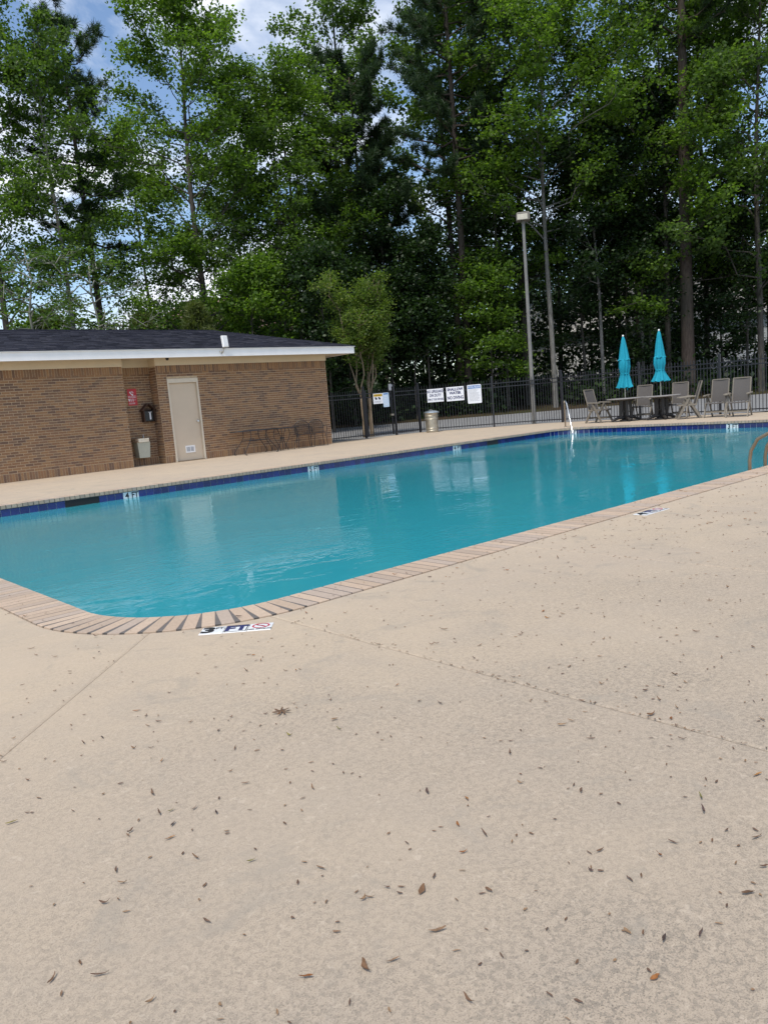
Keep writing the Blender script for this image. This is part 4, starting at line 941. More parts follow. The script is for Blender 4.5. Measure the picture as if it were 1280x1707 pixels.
def hardwood(name, label, loc, H, cb, R_, tr, seed, leaf, bark, n_limb=24, n_sub=6, per=38, size=0.17, lean=(0, 0), low=0.0, spread=0.31, group=None, top=1.0, fork=0):
    rg = np.random.default_rng(seed); t = empty(name, loc, label, 'tree', group)
    tk = MB(); ctr = []; spr = []
    n = 12; trunk = [np.array([lean[0]*f*H+0.12*math.sin(f*7+seed)*f*3*0.5, lean[1]*f*H+0.12*math.cos(f*6+seed*2)*f*3*0.5, f*H*top]) for f in np.linspace(0, 1, n)]
    tk.tube([trunk[0]-np.array([0, 0, 0.2])]+trunk, [tr*1.5]+[tr*(1.15 if i == 0 else 1)*(1-0.88*(i/(n-1))**1.2) for i in range(n)], 9)
    if fork:
        f0 = at_poly(trunk, fork); f1 = f0+np.array([rg.uniform(-1.6, 1.6), rg.uniform(-1.2, 1.2), H*(0.92-fork)]); fp = bend(f0, f1, rg, 0.02, 8); tk.tube(fp, [tr*0.62*(1-0.85*i/7) for i in range(8)], 7)
    az = rg.uniform(0, 6.28)
    for i in range(n_limb):
        f = cb+(0.985-cb)*((i+rg.uniform(0, 1))/n_limb); az += 2.4+rg.normal(0, 0.35)
        base_ = at_poly(fp, min(0.97, max(0.05, (f-fork)/(1-fork)))) if (fork and f > fork+0.06 and i % 2) else at_poly(trunk, f)
        u = (f-cb)/(1-cb); prof = math.sqrt(max(0.03, 1-((u-0.36)/0.70)**2)); L_ = R_*prof*rg.uniform(0.65, 1.15)
        el = rad(rg.uniform(8, 34)+28*u-low)
        end = base_+np.array([math.cos(az)*math.cos(el), math.sin(az)*math.cos(el), math.sin(el)])*L_
        lp_ = bend(base_, end, rg, 0.045, 6, 0.04); rr = max(0.018, tr*0.34*(1-0.75*u)*min(1, L_/R_+0.2))
        tk.tube(lp_, [rr*(1-0.8*k/5) for k in range(6)], 5, False)
        for j in range(n_sub):
            g = 0.30+0.70*(j+rg.uniform(0, 1))/n_sub; b0 = at_poly(lp_, min(g, 1)); a2 = az+rg.choice([-1, 1])*rg.uniform(0.3, 1.25); e2 = el+rg.normal(0, 0.35)
            l2 = L_*rg.uniform(0.16, 0.40)+0.25; b1 = b0+np.array([math.cos(a2)*math.cos(e2), math.sin(a2)*math.cos(e2), math.sin(e2)])*l2
            sp = bend(b0, b1, rg, 0.06, 4); tk.tube(sp, [rr*0.34, rr*0.26, rr*0.18, 0.006], 4, False)
            for h_ in (0.45, 0.78, 1.0):
                ctr.append(at_poly(sp, h_)+rg.normal(0, 0.12, 3)); spr.append(spread*rg.uniform(0.55, 1.2))
        ctr.append(lp_[-1]); spr.append(spread)
    for k in range(8): ctr.append(trunk[-1]+rg.normal(0, 0.3, 3)-np.array([0, 0, 0.25*k])); spr.append(spread*0.8)
    tk.build('trunk', bark, t, smooth=True)
    V = leaf_quads(np.array(ctr), per, np.array(spr), size, rg)
    link('crown', np_quads('crown', V, leaf), t)
    return t
def needles(C_, D_, n_per, ln, wd, rg):
    k = len(C_); N = k*n_per; c = np.repeat(C_, n_per, 0); d = np.repeat(D_, n_per, 0)*0.5+rg.normal(0, 1, (N, 3))*0.75; d /= np.linalg.norm(d, axis=1)[:, None]
    c = c+rg.normal(0, 0.05, (N, 3)); b = np.cross(d, rg.normal(0, 1, (N, 3))); b /= np.linalg.norm(b, axis=1)[:, None]+1e-9; l_ = ln*rg.uniform(0.7, 1.2, N)[:, None]
    return np.stack([c-b*wd, c+b*wd, c+d*l_+b*wd*0.3, c+d*l_-b*wd*0.3], 1)
def pine(label, loc, H, cb, R_, tr, seed, n_br=34, n_sub=7, per=34, dead=8, lean=(0, 0), ln=0.30, wd=0.015):
    rg = np.random.default_rng(seed); t = empty('pine_tree', loc, label, 'tree'); tk = MB(); n = 12
    trunk = [np.array([lean[0]*f*H+0.10*math.sin(f*5+seed), lean[1]*f*H+0.10*math.cos(f*4+seed), f*H]) for f in np.linspace(0, 1, n)]
    tk.tube([trunk[0]-np.array([0, 0, 0.2])]+trunk, [tr*1.35]+[tr*(1.1 if i == 0 else 1)*(1-0.85*(i/(n-1))**1.3) for i in range(n)], 10)
    C_, D_ = [], []; az = rg.uniform(0, 6)
    for i in range(dead):
        f = cb*rg.uniform(0.55, 1.0); b0 = at_poly(trunk, f); a = rg.uniform(0, 6.28); tk.tube(bend(b0, b0+np.array([math.cos(a), math.sin(a), rg.uniform(-0.1, 0.25)])*rg.uniform(0.5, 1.8), rg, 0.05, 4), [0.03, 0.022, 0.014, 0.006], 4, False)
    for i in range(n_br):
        f = cb+(0.99-cb)*(i+rg.uniform(0, 1))/n_br; u = (f-cb)/(1-cb); az += 2.4+rg.normal(0, 0.4); b0 = at_poly(trunk, f)
        L_ = R_*(1-0.62*u)*rg.uniform(0.55, 1.1)*(0.75+0.5*min(1, u*3)); el = rad(rg.uniform(-4, 22)+30*u); d = np.array([math.cos(az)*math.cos(el), math.sin(az)*math.cos(el), math.sin(el)])
        bp = bend(b0, b0+d*L_, rg, 0.05, 6, -0.06); r0 = 0.055*(1-0.6*u)+0.012; tk.tube(bp, [r0*(1-0.8*k/5) for k in range(6)], 5, False)
        for j in range(n_sub):
            g = 0.35+0.65*(j+rg.uniform(0, 1))/n_sub; c0_ = at_poly(bp, min(1, g)); a2 = az+rg.choice([-1, 1])*rg.uniform(0.3, 1.1); e2 = el+rg.uniform(0.0, 0.5); l2 = rg.uniform(0.25, 0.8)
            d2 = np.array([math.cos(a2)*math.cos(e2), math.sin(a2)*math.cos(e2), math.sin(e2)]); tk.tube([c0_, c0_+d2*l2], [0.012, 0.006], 4, False)
            for h_ in (0.55, 0.8, 1.0): C_.append(c0_+d2*l2*h_+rg.normal(0, 0.05, 3)); D_.append(d2)
    tk.build('trunk', M['barkP'], t, smooth=True)
    link('crown', np_quads('crown', needles(np.array(C_), np.array(D_), per, ln, wd, rg), M['needle']), t)
    return t
def G(x, y): return (x, y, gz(x, y)-0.07)
A_, B_, DD = M['leafA'], M['leafB'], M['leafD']
hb, gb = M['barkH'], M['barkG']
# left side, behind the pool house
hardwood('hardwood_tree', 'leafy tree cut by the left edge of the picture, its boughs hanging over the roof', G(11.2, 37.4), 20.5, 0.14, 4.4, 0.17, 11, A_, hb, 40, 8, 36, 0.16)
hardwood('hardwood_tree', 'slender grey trunk rising left of the dark pine, sparse leaves', G(13.32, 35.14), 17.5, 0.40, 2.9, 0.13, 12, B_, gb, 26, 6, 28, 0.15)
pine('dark needled pine with an open irregular crown behind the left roof', G(15.48, 37.36), 19.9, 0.46, 2.9, 0.19, 13, 38, 7, 34, 14)
hardwood('hardwood_tree', 'tall pointed hardwood standing over the middle of the pool house roof', G(19.38, 33.85), 20.3, 0.20, 4.3, 0.19, 14, A_, hb, 48, 8, 38, 0.155)
hardwood('hardwood_tree', 'forked hardwood left of the right roof end', G(22.81, 32.16), 15.6, 0.30, 4.2, 0.15, 15, B_, hb, 34, 7, 32, 0.155, fork=0.42)
hardwood('hardwood_tree', 'twin trunk hardwood right beside the forked one', G(23.98, 32.50), 16.6, 0.30, 4.0, 0.15, 16, A_, hb, 34, 7, 32, 0.155)
hardwood('hardwood_tree', 'middling tree filling the gap right of the left pine', G(20.07, 41.29), 15.0, 0.10, 4.2, 0.13, 81, B_, hb, 34, 6, 26, 0.17)
hardwood('hardwood_tree', 'middling tree behind the tall pointed hardwood and the forked one', G(24.83, 38.76), 15.5, 0.10, 4.2, 0.13, 82, A_, hb, 34, 6, 26, 0.17)
hardwood('hardwood_tree', 'tall hardwood filling the top of the picture left of the dark pines', G(30.6, 35.6), 25.5, 0.30, 3.7, 0.2, 17, B_, hb, 44, 7, 28, 0.19)
pine('dark pine with low drooping boughs behind the small multi stemmed tree', G(27.99, 31.85), 17.5, 0.14, 4.2, 0.19, 18, 90, 10, 42, 2)
pine('straight tall pine whose bare trunk rises behind the rules sign', G(30.19, 26.92), 26.5, 0.42, 4.3, 0.20, 19, 60, 10, 38, 22)
hardwood('hardwood_tree', 'dark tree crowding the tall bare pine from behind', G(33.6, 30.6), 24.0, 0.22, 3.6, 0.2, 20, B_, hb, 40, 6, 36, 0.2)
hardwood('hardwood_tree', 'large bright leafed tree with a pale grey trunk right of the lamp post', G(32.74, 23.49), 23.0, 0.34, 5.0, 0.135, 21, A_, gb, 56, 8, 36, 0.17)
hardwood('hardwood_tree', 'dark trunked tree just left of the pale grey trunk', G(34.6, 26.6), 22.5, 0.26, 4.2, 0.17, 22, A_, hb, 40, 7, 34, 0.18)
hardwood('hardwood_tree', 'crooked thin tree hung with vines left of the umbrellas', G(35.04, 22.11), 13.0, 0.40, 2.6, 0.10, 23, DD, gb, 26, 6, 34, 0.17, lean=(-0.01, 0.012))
pine('massive pine trunk rising out of the picture behind the chairs', G(38.18, 19.07), 30.0, 0.56, 4.2, 0.33, 24, 40, 7, 34, 16)
hardwood('hardwood_tree', 'hardwood spreading low leafy boughs across the massive pine trunk', G(38.9, 20.6), 19.5, 0.22, 4.8, 0.16, 25, A_, hb, 46, 7, 36, 0.18)
hardwood('hardwood_tree', 'slim dark trunk seen against the blue gap right of the massive pine', G(44.50, 21.20), 24.0, 0.42, 3.2, 0.17, 26, B_, hb, 30, 6, 34, 0.19)
hardwood('hardwood_tree', 'tall tree at the right edge of the picture with hanging foliage', G(40.07, 16.36), 21.0, 0.20, 4.6, 0.16, 27, B_, hb, 44, 7, 36, 0.18)
hardwood('hardwood_tree', 'dim tree filling the upper right corner behind the edge tree', G(46.0, 18.2), 25.0, 0.20, 5.0, 0.2, 28, B_, hb, 42, 7, 34, 0.21)
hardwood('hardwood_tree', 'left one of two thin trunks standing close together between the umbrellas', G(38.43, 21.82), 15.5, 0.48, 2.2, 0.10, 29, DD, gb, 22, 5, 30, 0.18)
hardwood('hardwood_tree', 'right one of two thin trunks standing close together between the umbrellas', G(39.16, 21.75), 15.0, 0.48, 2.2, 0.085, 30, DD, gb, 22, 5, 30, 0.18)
for k_, (x, y, H, cb, R_, tr, lb) in enumerate([
        (27.29, 27.94, 6.6, 0.42, 1.6, 0.055, 'thin sapling behind the lifeguard sign'),
        (28.18, 27.82, 8.6, 0.40, 1.7, 0.06, 'taller thin sapling between the lifeguard and shallow water signs'),
        (27.49, 29.80, 11.0, 0.42, 2.0, 0.08, 'slim young tree behind the gate latch post'),
        (30.53, 25.71, 7.0, 0.22, 1.9, 0.055, 'leafy sapling right of the tall bare pine'),
        (32.16, 26.07, 15.0, 0.22, 2.6, 0.10, 'young tree leafing low between the bare pine and the lamp post'),
        (35.98, 23.78, 11.5, 0.22, 2.5, 0.09, 'shadowed understory tree right of the pale grey trunk'),
        (37.08, 22.00, 9.0, 0.18, 2.4, 0.07, 'shadowed bushy tree behind the left umbrella'),
        (41.36, 17.59, 10.0, 0.16, 2.5, 0.08, 'understory tree behind the rightmost chair'),
        (42.9, 19.6, 8.0, 0.14, 2.4, 0.07, 'low dark tree right of the massive pine'),
        (21.30, 27.20, 7.6, 0.10, 1.7, 0.06, 'dark leafy bush tree behind the right roof end'),
        (19.31, 29.67, 7.4, 0.16, 1.9, 0.07, 'bright low tree in front of the far house with the brown roof'),
        (24.6, 29.6, 7.0, 0.10, 1.9, 0.06, 'shaded bush tree left of the small multi stemmed tree')]):
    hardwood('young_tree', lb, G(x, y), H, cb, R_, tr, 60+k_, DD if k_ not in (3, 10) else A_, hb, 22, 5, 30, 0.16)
# small bare limbed tree and cedars just behind the roof
def bare_tree(label, loc, H, seed, per=7):
    rg = np.random.default_rng(seed); t = empty('bare_tree', loc, label, 'tree'); tk = MB(); C_ = []
    trunk = bend((0, 0, 0), (0.2, 0.1, H), rg, 0.015, 8); tk.tube(trunk, [0.10*(1-0.8*i/7) for i in range(8)], 7); az = 1.0
    for i in range(20):
        f = 0.40+0.58*i/20; az += 2.4+rg.normal(0, 0.4); b0 = at_poly(trunk, f); L_ = rg.uniform(1.4, 3.0)*(1.1-0.6*(f-0.4)); el = rg.uniform(-0.05, 0.5)
        lp_ = bend(b0, b0+np.array([math.cos(az)*math.cos(el), math.sin(az)*math.cos(el), math.sin(el)])*L_, rg, 0.07, 7, 0.06); tk.tube(lp_, [0.034*(1-0.75*k/6) for k in range(7)], 5, False)
        for j in range(6):
            b1 = at_poly(lp_, rg.uniform(0.3, 1)); a2 = az+rg.normal(0, 1.0); e1 = b1+np.array([math.cos(a2), math.sin(a2), rg.uniform(-0.4, 0.7)])*rg.uniform(0.3, 0.9); sp = bend(b1, e1, rg, 0.08, 5, 0.05); tk.tube(sp, [0.012, 0.010, 0.008, 0.006, 0.004], 4, False)
            if rg.uniform() < 0.75: C_ += [sp[-1], sp[-2]]
    tk.build('trunk', M['barkL'], t, smooth=True); link('crown', np_quads('crown', leaf_quads(np.array(C_), per, 0.22, 0.13, rg), B_), t)
bare_tree('pale lichen covered tree with bare arching limbs behind the left roof', G(12.2, 30.2), 7.6, 41, 12)
bare_tree('second half bare tree leaning over the roof near the left edge', G(10.2, 31.0), 8.2, 42, 16)
def cedar(label, loc, H, R_, seed):
    rg = np.random.default_rng(seed); t = empty('cedar_tree', loc, label, 'tree'); MB().tube([(0, 0, -0.1), (0, 0, H*0.95)], [0.09, 0.02], 7).build('trunk', hb, t)
    k = 420; f = rg.uniform(0.06, 1, k); a = rg.uniform(0, 6.28, k); r = R_*(1.05-f)**0.7*np.sqrt(rg.uniform(0.25, 1, k)); C_ = np.stack([r*np.cos(a), r*np.sin(a), f*H], 1)
    D_ = np.stack([np.cos(a)*0.7, np.sin(a)*0.7, np.full(k, 0.8)], 1); link('crown', np_quads('crown', needles(C_, D_, 30, 0.24, 0.018, rg), M['leafJ']), t)
cedar('yellow green cedar peeping over the middle of the roof', G(15.9, 28.6), 5.8, 1.7, 51)
cedar('dull green cedar low over the roof left of the yellow green one', G(14.6, 31.0), 5.6, 1.9, 52)
cedar('dark feathery cedar low over the left part of the roof', G(11.7, 33.6), 6.2, 1.8, 53)
# multi-stemmed crape by the gate
def crape(label, loc, seed):
    rg = np.random.default_rng(seed); t = empty('crape_myrtle', loc, label, 'tree'); tk = MB(); C_ = []
    for bx, by, k in ((-0.13, 0.05, 3), (0.12, -0.05, 5)):
        top = np.array([bx*1.3, by, 1.55]); tk.tube(bend((bx, by, -0.1), top, rg, 0.012, 5), [0.10, 0.085, 0.075, 0.07, 0.075], 8)
        for i in range(k):
            a = rg.uniform(0, 6.28) if i else (2.4 if bx < 0 else -0.6); sp_ = rg.uniform(0.25, 1.0); e = top+np.array([math.cos(a)*sp_, math.sin(a)*sp_, rg.uniform(2.6, 4.5)])
            st = bend(top, e, rg, 0.02, 8, 0.0); tk.tube(st, [0.034*(1-0.7*q/7) for q in range(8)], 6, False)
            for j in range(17):
                b0 = at_poly(st, rg.uniform(0.36, 1)); a2 = rg.uniform(0, 6.28); l2 = rg.uniform(0.4, 1.0); e2 = rg.uniform(0.35, 1.15)
                d = np.array([math.cos(a2)*math.cos(e2), math.sin(a2)*math.cos(e2), math.sin(e2)]); sb = bend(b0, b0+d*l2, rg, 0.05, 5, 0.03); tk.tube(sb, [0.014, 0.011, 0.009, 0.006, 0.004], 4, False)
                for h_ in (0.45, 0.65, 0.85, 1.0): C_.append(at_poly(sb, h_))
    tk.build('trunk', M['barkC'], t, smooth=True); link('crown', np_quads('crown', leaf_quads(np.array(C_), 38, 0.13, 0.085, rg, droop=-0.3, squash=1.0), M['leafC']), t)
crape('small multi stemmed tree with smooth tan trunks beside the gate', G(19.25, 22.45), 71)

# ------------------------------------------------------------------ the wood behind, one mass
def deep_wood():
    rg = np.random.default_rng(99); e = np.array([0.752, -0.659]); f = np.array([0.659, 0.752]); C_ = []; tk = MB()
    for i in range(150):
        s_ = rg.uniform(-34, 40); d = rg.uniform(45, 80); p = e*s_*(d/50)+f*d; z0 = gz(p[0], p[1])
        left = s_ < -9
        H = rg.uniform(4, 7.5) if left and s_ < -13 else (rg.uniform(6, 10) if left else rg.uniform(8, 15)*(0.85 if s_ < -4 else 1))
        tk.tube([(p[0], p[1], z0-0.2), (p[0]+rg.normal(0, .3), p[1]+rg.normal(0, .3), z0+H*0.9)], [rg.uniform(0.08, 0.2), 0.03], 6, False)
        k = int(60+H*7); u = rg.uniform(0.04, 1, k); a = rg.uniform(0, 6.28, k); r = (1.2+H*0.13)*np.sqrt(np.clip(1-((u-0.45)/0.62)**2, 0.05, 1))*np.sqrt(rg.uniform(0.1, 1, k))
        C_.append(np.stack([p[0]+r*np.cos(a), p[1]+r*np.sin(a), z0+u*H], 1))
    for i in range(170):                                              # low scrub along the wood's edge
        s_ = rg.uniform(-30, 34); d = rg.uniform(39.5, 47); p = e*s_+f*d; z0 = gz(p[0], p[1]); k = 22
        C_.append(np.stack([p[0]+rg.normal(0, 0.6, k), p[1]+rg.normal(0, 0.6, k), z0+np.abs(rg.normal(0, 0.75, k))], 1))
    V = leaf_quads(np.concatenate(C_), 13, 0.5, 0.30, rg)
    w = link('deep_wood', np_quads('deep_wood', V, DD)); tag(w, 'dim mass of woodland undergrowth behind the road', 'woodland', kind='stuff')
    tag(tk.build('stems', M['barkH'], w, smooth=True), kind='stuff')
deep_wood()

# ------------------------------------------------------------------ houses glimpsed through the trees
def far_house(label, loc, rz, w, d, wall_h, roof_h, wallm, roofm, wins, gable_front=False):
    t = empty('far_house', loc, label, 'house', rz=rad(rz))
    MB().box(-w/2, w/2, -d/2, d/2, -0.5, wall_h).build('wall', wallm, t)
    r = MB(); o = 0.5
    if gable_front:
        r.v = [(-w/2-o, -d/2-o, wall_h), (0, -d/2-o, wall_h+roof_h), (w/2+o, -d/2-o, wall_h), (-w/2-o, d/2, wall_h), (0, d/2, wall_h+roof_h), (w/2+o, d/2, wall_h)]
        r.f = [(0, 1, 4, 3), (1, 2, 5, 4), (0, 3, 5, 2)]
        MB().add([(-w/2, -d/2-0.01, wall_h), (w/2, -d/2-0.01, wall_h), (0, -d/2-0.01, wall_h+roof_h*0.94), (-w/2, -d/2+0.2, wall_h), (w/2, -d/2+0.2, wall_h), (0, -d/2+0.2, wall_h+roof_h*0.94)], [(0, 1, 2), (3, 5, 4), (0, 2, 5, 3), (1, 4, 5, 2), (0, 3, 4, 1)]).build('gable', wallm, t)
    else:
        r.v = [(-w/2-o, -d/2-o, wall_h), (w/2+o, -d/2-o, wall_h), (w/2-d*0.4, 0, wall_h+roof_h), (-w/2+d*0.4, 0, wall_h+roof_h), (w/2+o, d/2+o, wall_h), (-w/2-o, d/2+o, wall_h)]
        r.f = [(0, 1, 2, 3), (1, 4, 2), (4, 5, 3, 2), (5, 0, 3), (0, 5, 4, 1)]
    r.build('roof', roofm, t)
    MB().box(-w/2-o, w/2+o, -d/2-o-0.03, -d/2-o, wall_h-0.18, wall_h+0.02).build('gutter', M['white'], t)
    for x, z in wins:
        wn_ = MB().box(x-0.62, x+0.62, -d/2-0.05, -d/2-0.002, z, z+1.6).build('window', M['white'], t)
        MB().box(x-0.52, x-0.03, -d/2-0.062, -d/2-0.051, z+0.1, z+1.5).build('pane', M['glass'], wn_); MB().box(x+0.03, x+0.52, -d/2-0.062, -d/2-0.051, z+0.1, z+1.5).build('pane', M['glass'], wn_)
M['glass'] = plain('window_glass', (0.03, 0.04, 0.055), 0.08, var=0.05)
M['siding'] = plain('tan_siding', (0.50, 0.44, 0.36), 0.7, var=0.08); M['siding2'] = plain('pale_siding', (0.62, 0.64, 0.66), 0.7, var=0.06)
M['roofb'] = plain('brown_roof', (0.24, 0.165, 0.13), 0.9, var=0.2, scale=4); M['roofg'] = plain('grey_roof', (0.27, 0.26, 0.25), 0.9, var=0.2, scale=4)
far_house('far house with tan siding and brown roof seen over the pool house roof end', (34.2, 53.5, 1.0), -38, 17, 9, 5.6, 3.9, M['siding'], M['roofb'], [(-4.5, 3.2), (-1.5, 3.2), (2.2, 3.2), (5, 3.2), (-4.5, 0.8), (3.2, 0.8)])
far_house('white gabled far house glimpsed between the lamp post and the grey trunk', (54.8, 41.6, 1.3), -50, 7, 9, 4.4, 3.2, M['siding2'], M['roofg'], [(-1.4, 1.4), (1.5, 1.4)], True)
far_house('pale far house with a grey roof glimpsed behind the massive pine', (60.5, 30.5, 1.1), -60, 20, 9, 4.6, 3.6, M['siding2'], M['roofg'], [(-5, 2.2), (-1, 2.2), (4, 2.2), (7.5, 2.2)])

# ------------------------------------------------------------------ leaves lying on the deck
def blade(L_, w, curl, twist, seed):
    """a dried leaf: pointed blade, folded along its midrib, curled and twisted"""
    rg = random.Random(seed); mb = MB(); n = 6
    for i in range(n):
        f = i/(n-1); hw = w*0.8*math.sin(math.pi*min(1, 0.06+f**1.25*0.94))**0.8*0.5+0.0004; x = (f-0.5)*L_; z = curl*(f-0.5)**2*5*L_+0.002
        a = twist*(f-0.5); fold = 0.85*hw; yo = (rg.random()-0.5)*w*0.25+curl*w*2*math.sin(f*3)
        mb.v += [(x, yo-hw*math.cos(a), z+fold+hw*math.sin(a)), (x, yo+rg.uniform(-.1, .1)*hw, z), (x, yo+hw*math.cos(a), z+fold*0.5-hw*math.sin(a))]
    for i in range(n-1):
        b = i*3; mb.f += [(b, b+1, b+4, b+3), (b+1, b+2, b+5, b+4)]
    return mb
def leaf_mat(nm, cols): return m_pieces(nm, cols, 0.7, 90, 0.3, 0.2, 0.25)
LM = {'n': leaf_mat('dry_brown_leaf', [(0.16, 0.095, 0.058), (0.20, 0.125, 0.075), (0.13, 0.08, 0.055), (0.24, 0.155, 0.09)]),
      'o': leaf_mat('rusty_leaf', [(0.25, 0.105, 0.035), (0.21, 0.085, 0.03), (0.28, 0.14, 0.05)]),
      'd': leaf_mat('dark_leaf', [(0.075, 0.052, 0.045), (0.10, 0.065, 0.055)]),
      'g': leaf_mat('olive_leaf', [(0.20, 0.17, 0.05), (0.17, 0.16, 0.045)]),
      'b': leaf_mat('big_curled_leaf', [(0.12, 0.07, 0.042), (0.16, 0.09, 0.05)])}
LB = {'n': 'narrow dry brown leaf lying on the pool deck', 'o': 'rusty orange leaf lying on the pool deck', 'd': 'dark purplish brown leaf lying on the pool deck', 'g': 'olive green leaf lying on the pool deck', 'b': 'large curled brown leaf lying on the pool deck'}
GR = {k: v.replace(' leaf lying', ' leaves lying') for k, v in LB.items()}
SZ = {'n': (0.029, 0.0070), 'o': (0.027, 0.0085), 'd': (0.029, 0.0085), 'g': (0.031, 0.0072), 'b': (0.034, 0.015)}
LMESH = {k: [blade(SZ[k][0]*q, SZ[k][1]*q2, c, t_, i).mesh('fallen_leaf', LM[k]) for i, (q, q2, c, t_) in enumerate(((1, 1, .08, .8), (1.15, .8, .16, 1.6), (.8, 1.1, .05, .3), (.9, .9, .25, 2.2), (1.25, 1.0, .12, -1.0), (.65, .9, .2, -2.0)))] for k in SZ}
LEAVES = [(1.42,1.319,'n'),(1.322,1.306,'o'),(1.198,1.288,'n'),(1.139,1.277,'b'),(1.089,1.346,'n'),(1.246,1.155,'n'),(1.469,1.019,'d'),(1.496,0.931,'n'),(1.699,0.926,'n'),(1.627,0.928,'o'),(1.552,1.047,'n'),(1.835,0.851,'n'),(1.854,0.781,'n'),(1.622,0.705,'b'),(1.74,0.72,'n'),(1.334,0.84,'n'),(1.364,0.771,'d'),(1.429,0.723,'d'),(1.251,0.731,'o'),(0.931,1.152,'n'),(0.96,0.962,'n'),(1.484,1.599,'d'),(1.526,1.479,'o'),(1.702,1.418,'n'),(1.775,1.252,'n'),(1.41,1.406,'o'),(1.835,1.563,'n'),(2.164,1.553,'n'),(2.117,1.56,'n'),(2.086,1.424,'n'),(2.26,1.189,'n'),(2.389,1.295,'o'),(2.376,1.367,'b'),(2.563,1.494,'n'),(2.634,1.475,'n'),(2.726,1.412,'n'),(2.771,1.484,'b'),(3.065,1.428,'n'),(1.95,0.977,'g'),(2.171,0.912,'o'),(1.888,0.941,'d'),(1.999,2.046,'n'),(1.967,2.125,'n'),(2.523,2.572,'n'),(2.584,2.506,'n'),(2.619,2.381,'n'),(2.81,2.401,'n'),(2.856,2.322,'n'),(2.884,2.332,'n'),(3.156,2.382,'o'),(3.243,2.475,'o'),(3.259,2.361,'n'),(3.316,2.145,'n'),(2.378,1.987,'n'),(2.527,1.661,'n'),(2.618,1.877,'n'),(2.555,1.934,'n'),(2.467,2.281,'n'),(2.506,1.407,'n'),(2.477,1.322,'n'),(3.857,1.855,'n'),(3.261,1.381,'n'),(3.015,1.963,'n'),(3.336,1.672,'n'),(1.379,5.416,'n'),(1.414,5.189,'n'),(1.179,4.241,'n'),(1.203,4.39,'n'),(1.357,3.9,'n'),(1.197,3.794,'n'),(1.049,3.561,'n'),(1.883,3.206,'o'),(1.86,3.102,'o'),(1.734,3.034,'n'),(1.878,2.843,'o'),(1.754,2.427,'n'),(1.638,2.516,'n'),(1.51,2.528,'n'),(1.403,2.611,'n'),(1.276,2.704,'n'),(1.196,2.818,'n'),(1.187,2.916,'n'),(1.188,2.999,'o'),(0.747,3.143,'n'),(0.654,2.945,'n'),(0.913,2.86,'n'),(0.983,2.854,'d'),(1.024,2.654,'n'),(1.066,2.604,'n'),(1.265,2.348,'n'),(1.361,2.199,'n'),(1.454,2.28,'g'),(1.598,2.173,'g'),(1.644,2.258,'n'),(1.307,2.538,'n'),(1.043,2.471,'o'),(1.159,2.206,'n'),(1.149,2.091,'n'),(1.272,1.895,'n'),(0.67,2.715,'n'),(0.652,2.546,'n'),(0.873,2.14,'n'),(0.906,2.122,'g'),(0.96,2.076,'n'),(0.989,2.004,'d'),(0.873,2.045,'d'),(0.831,1.981,'o'),(0.542,2.451,'g'),(0.661,1.951,'n'),(0.927,1.702,'g'),(0.583,1.836,'n'),(0.61,1.823,'n'),(0.724,1.576,'n'),(0.776,1.252,'o'),(0.882,1.182,'b'),(1.037,1.348,'n'),(0.396,1.662,'n'),(0.474,1.592,'n'),(0.648,1.878,'n'),(1.03,1.535,'n'),(0.519,1.442,'n')]
lr = random.Random(77)
OWN = {'b': ['large crumpled brown leaf on the open deck below the middle joint', 'large curled brown leaf at the right edge of the near deck', 'large curled brown leaf lying on the long deck joint', 'large curled brown leaf just pool side of the long deck joint', 'large reddish curled leaf nearest the bottom edge of the picture'],
       'g': ['small olive green leaf on the right part of the near deck', 'small yellowish leaf below the star shaped leaf', 'thin olive leaf right of the star shaped leaf', 'olive green leaf among a loose cluster on the left deck', 'olive green leaf at the left edge of the near deck', 'slim olive leaf alone in the lower middle of the deck']}
def in_pool(x, y, g=0.02): return PX0-g < x < PX1+g and PY0-g < y < PY1+g
pts = list(LEAVES)
while len(pts) < 296:
    d_ = lr.uniform(1.5, 11.0); l_ = lr.uniform(-0.52, 0.52)*d_
    if lr.random() > 0.45+0.55*(l_/d_+0.52): continue
    if d_ < 5 and lr.random() < 0.93: continue
    x, y = d_*0.659+l_*0.752, d_*0.752-l_*0.659
    if in_pool(x, y, 0.0): continue
    pts.append((x, y, lr.choice('nnnnnnnood')))
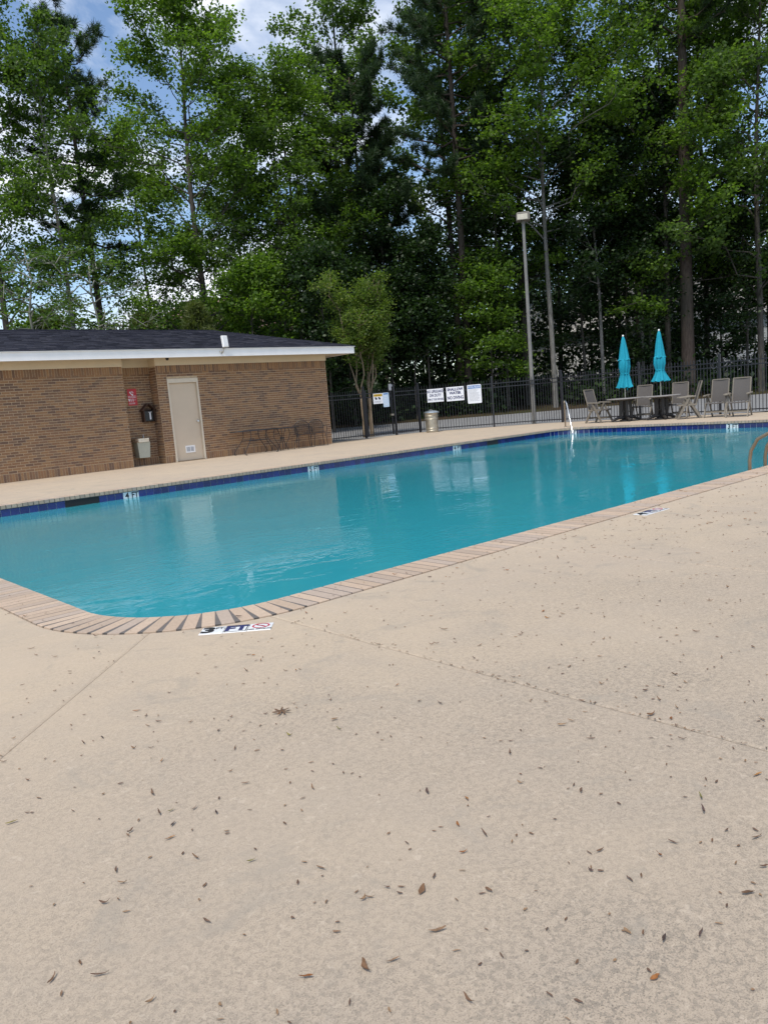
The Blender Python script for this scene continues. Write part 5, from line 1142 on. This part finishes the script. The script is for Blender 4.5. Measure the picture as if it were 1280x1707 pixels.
for i, (x, y, k_) in enumerate(pts):
    o = link('fallen_leaf', lr.choice(LMESH[k_]), None, (x, y, 0.002 if not in_pool(x, y, 0.31) else 0.009), lr.uniform(0, 6.28))
    s_ = lr.uniform(0.85, 1.2)*(1.0 if i < len(LEAVES) else lr.uniform(0.75, 1.25)); o.scale = (s_, s_, s_*lr.uniform(0.7, 1.2)); o.rotation_euler = (lr.uniform(-0.15, 0.15), lr.uniform(-0.1, 0.1), lr.uniform(0, 6.28))
    tag(o, OWN[k_].pop(0) if OWN.get(k_) else LB[k_], 'leaf', GR[k_])
st = MB()
for k_ in range(7):
    t_ = blade(0.04, 0.010, 0.1, 0.6, k_); t_.move(Matrix.Rotation(rad(51*k_), 4, 'Z') @ Matrix.Translation((0.02, 0, 0.001))); st.add(t_.v, t_.f)
tag(st.build('star_leaf', LM['b'], loc=(1.558, 2.484, 0.003)), 'star shaped dried leaf lying alone on the deck', 'leaf')
crumbs = MB()
for i in range(2600):
    d_ = 0.9+lr.random()**0.8*11; l_ = lr.uniform(-0.54, 0.54)*d_
    if lr.random() > 0.40+0.6*(l_/d_+0.54): continue
    x, y = d_*0.659+l_*0.752, d_*0.752-l_*0.659
    if in_pool(x, y, 0.0): continue
    t_ = blade(lr.uniform(0.006, 0.018)*(1+d_*0.05), lr.uniform(0.003, 0.006)*(1+d_*0.05), 0.05, 0.5, i); t_.move(Matrix.Translation((x, y, 0.001 if not in_pool(x, y, 0.31) else 0.008)) @ Matrix.Rotation(lr.uniform(0, 6.28), 4, 'Z')); crumbs.add(t_.v, t_.f)
for i in range(190):
    if i % 3: x, y = 2.35+lr.gauss(0, 0.007), 3.7-3.4*lr.random()**0.8
    elif i % 2: x, y = 4.62+lr.gauss(0, 0.007), 3.7-3.0*lr.random()
    else: q_ = 3.0*lr.random(); x, y = 1.75-q_+lr.gauss(0, 0.006), 4.09-q_+lr.gauss(0, 0.006)
    t_ = blade(lr.uniform(0.006, 0.02), lr.uniform(0.002, 0.006), 0.05, 0.5, i); t_.move(Matrix.Translation((x, y, 0.0)) @ Matrix.Rotation(lr.uniform(0, 6.28), 4, 'Z')); crumbs.add(t_.v, t_.f)
tag(crumbs.build('leaf_litter', LM['n']), 'fine crumbs of dry leaf scattered over the deck', 'litter', kind='stuff')
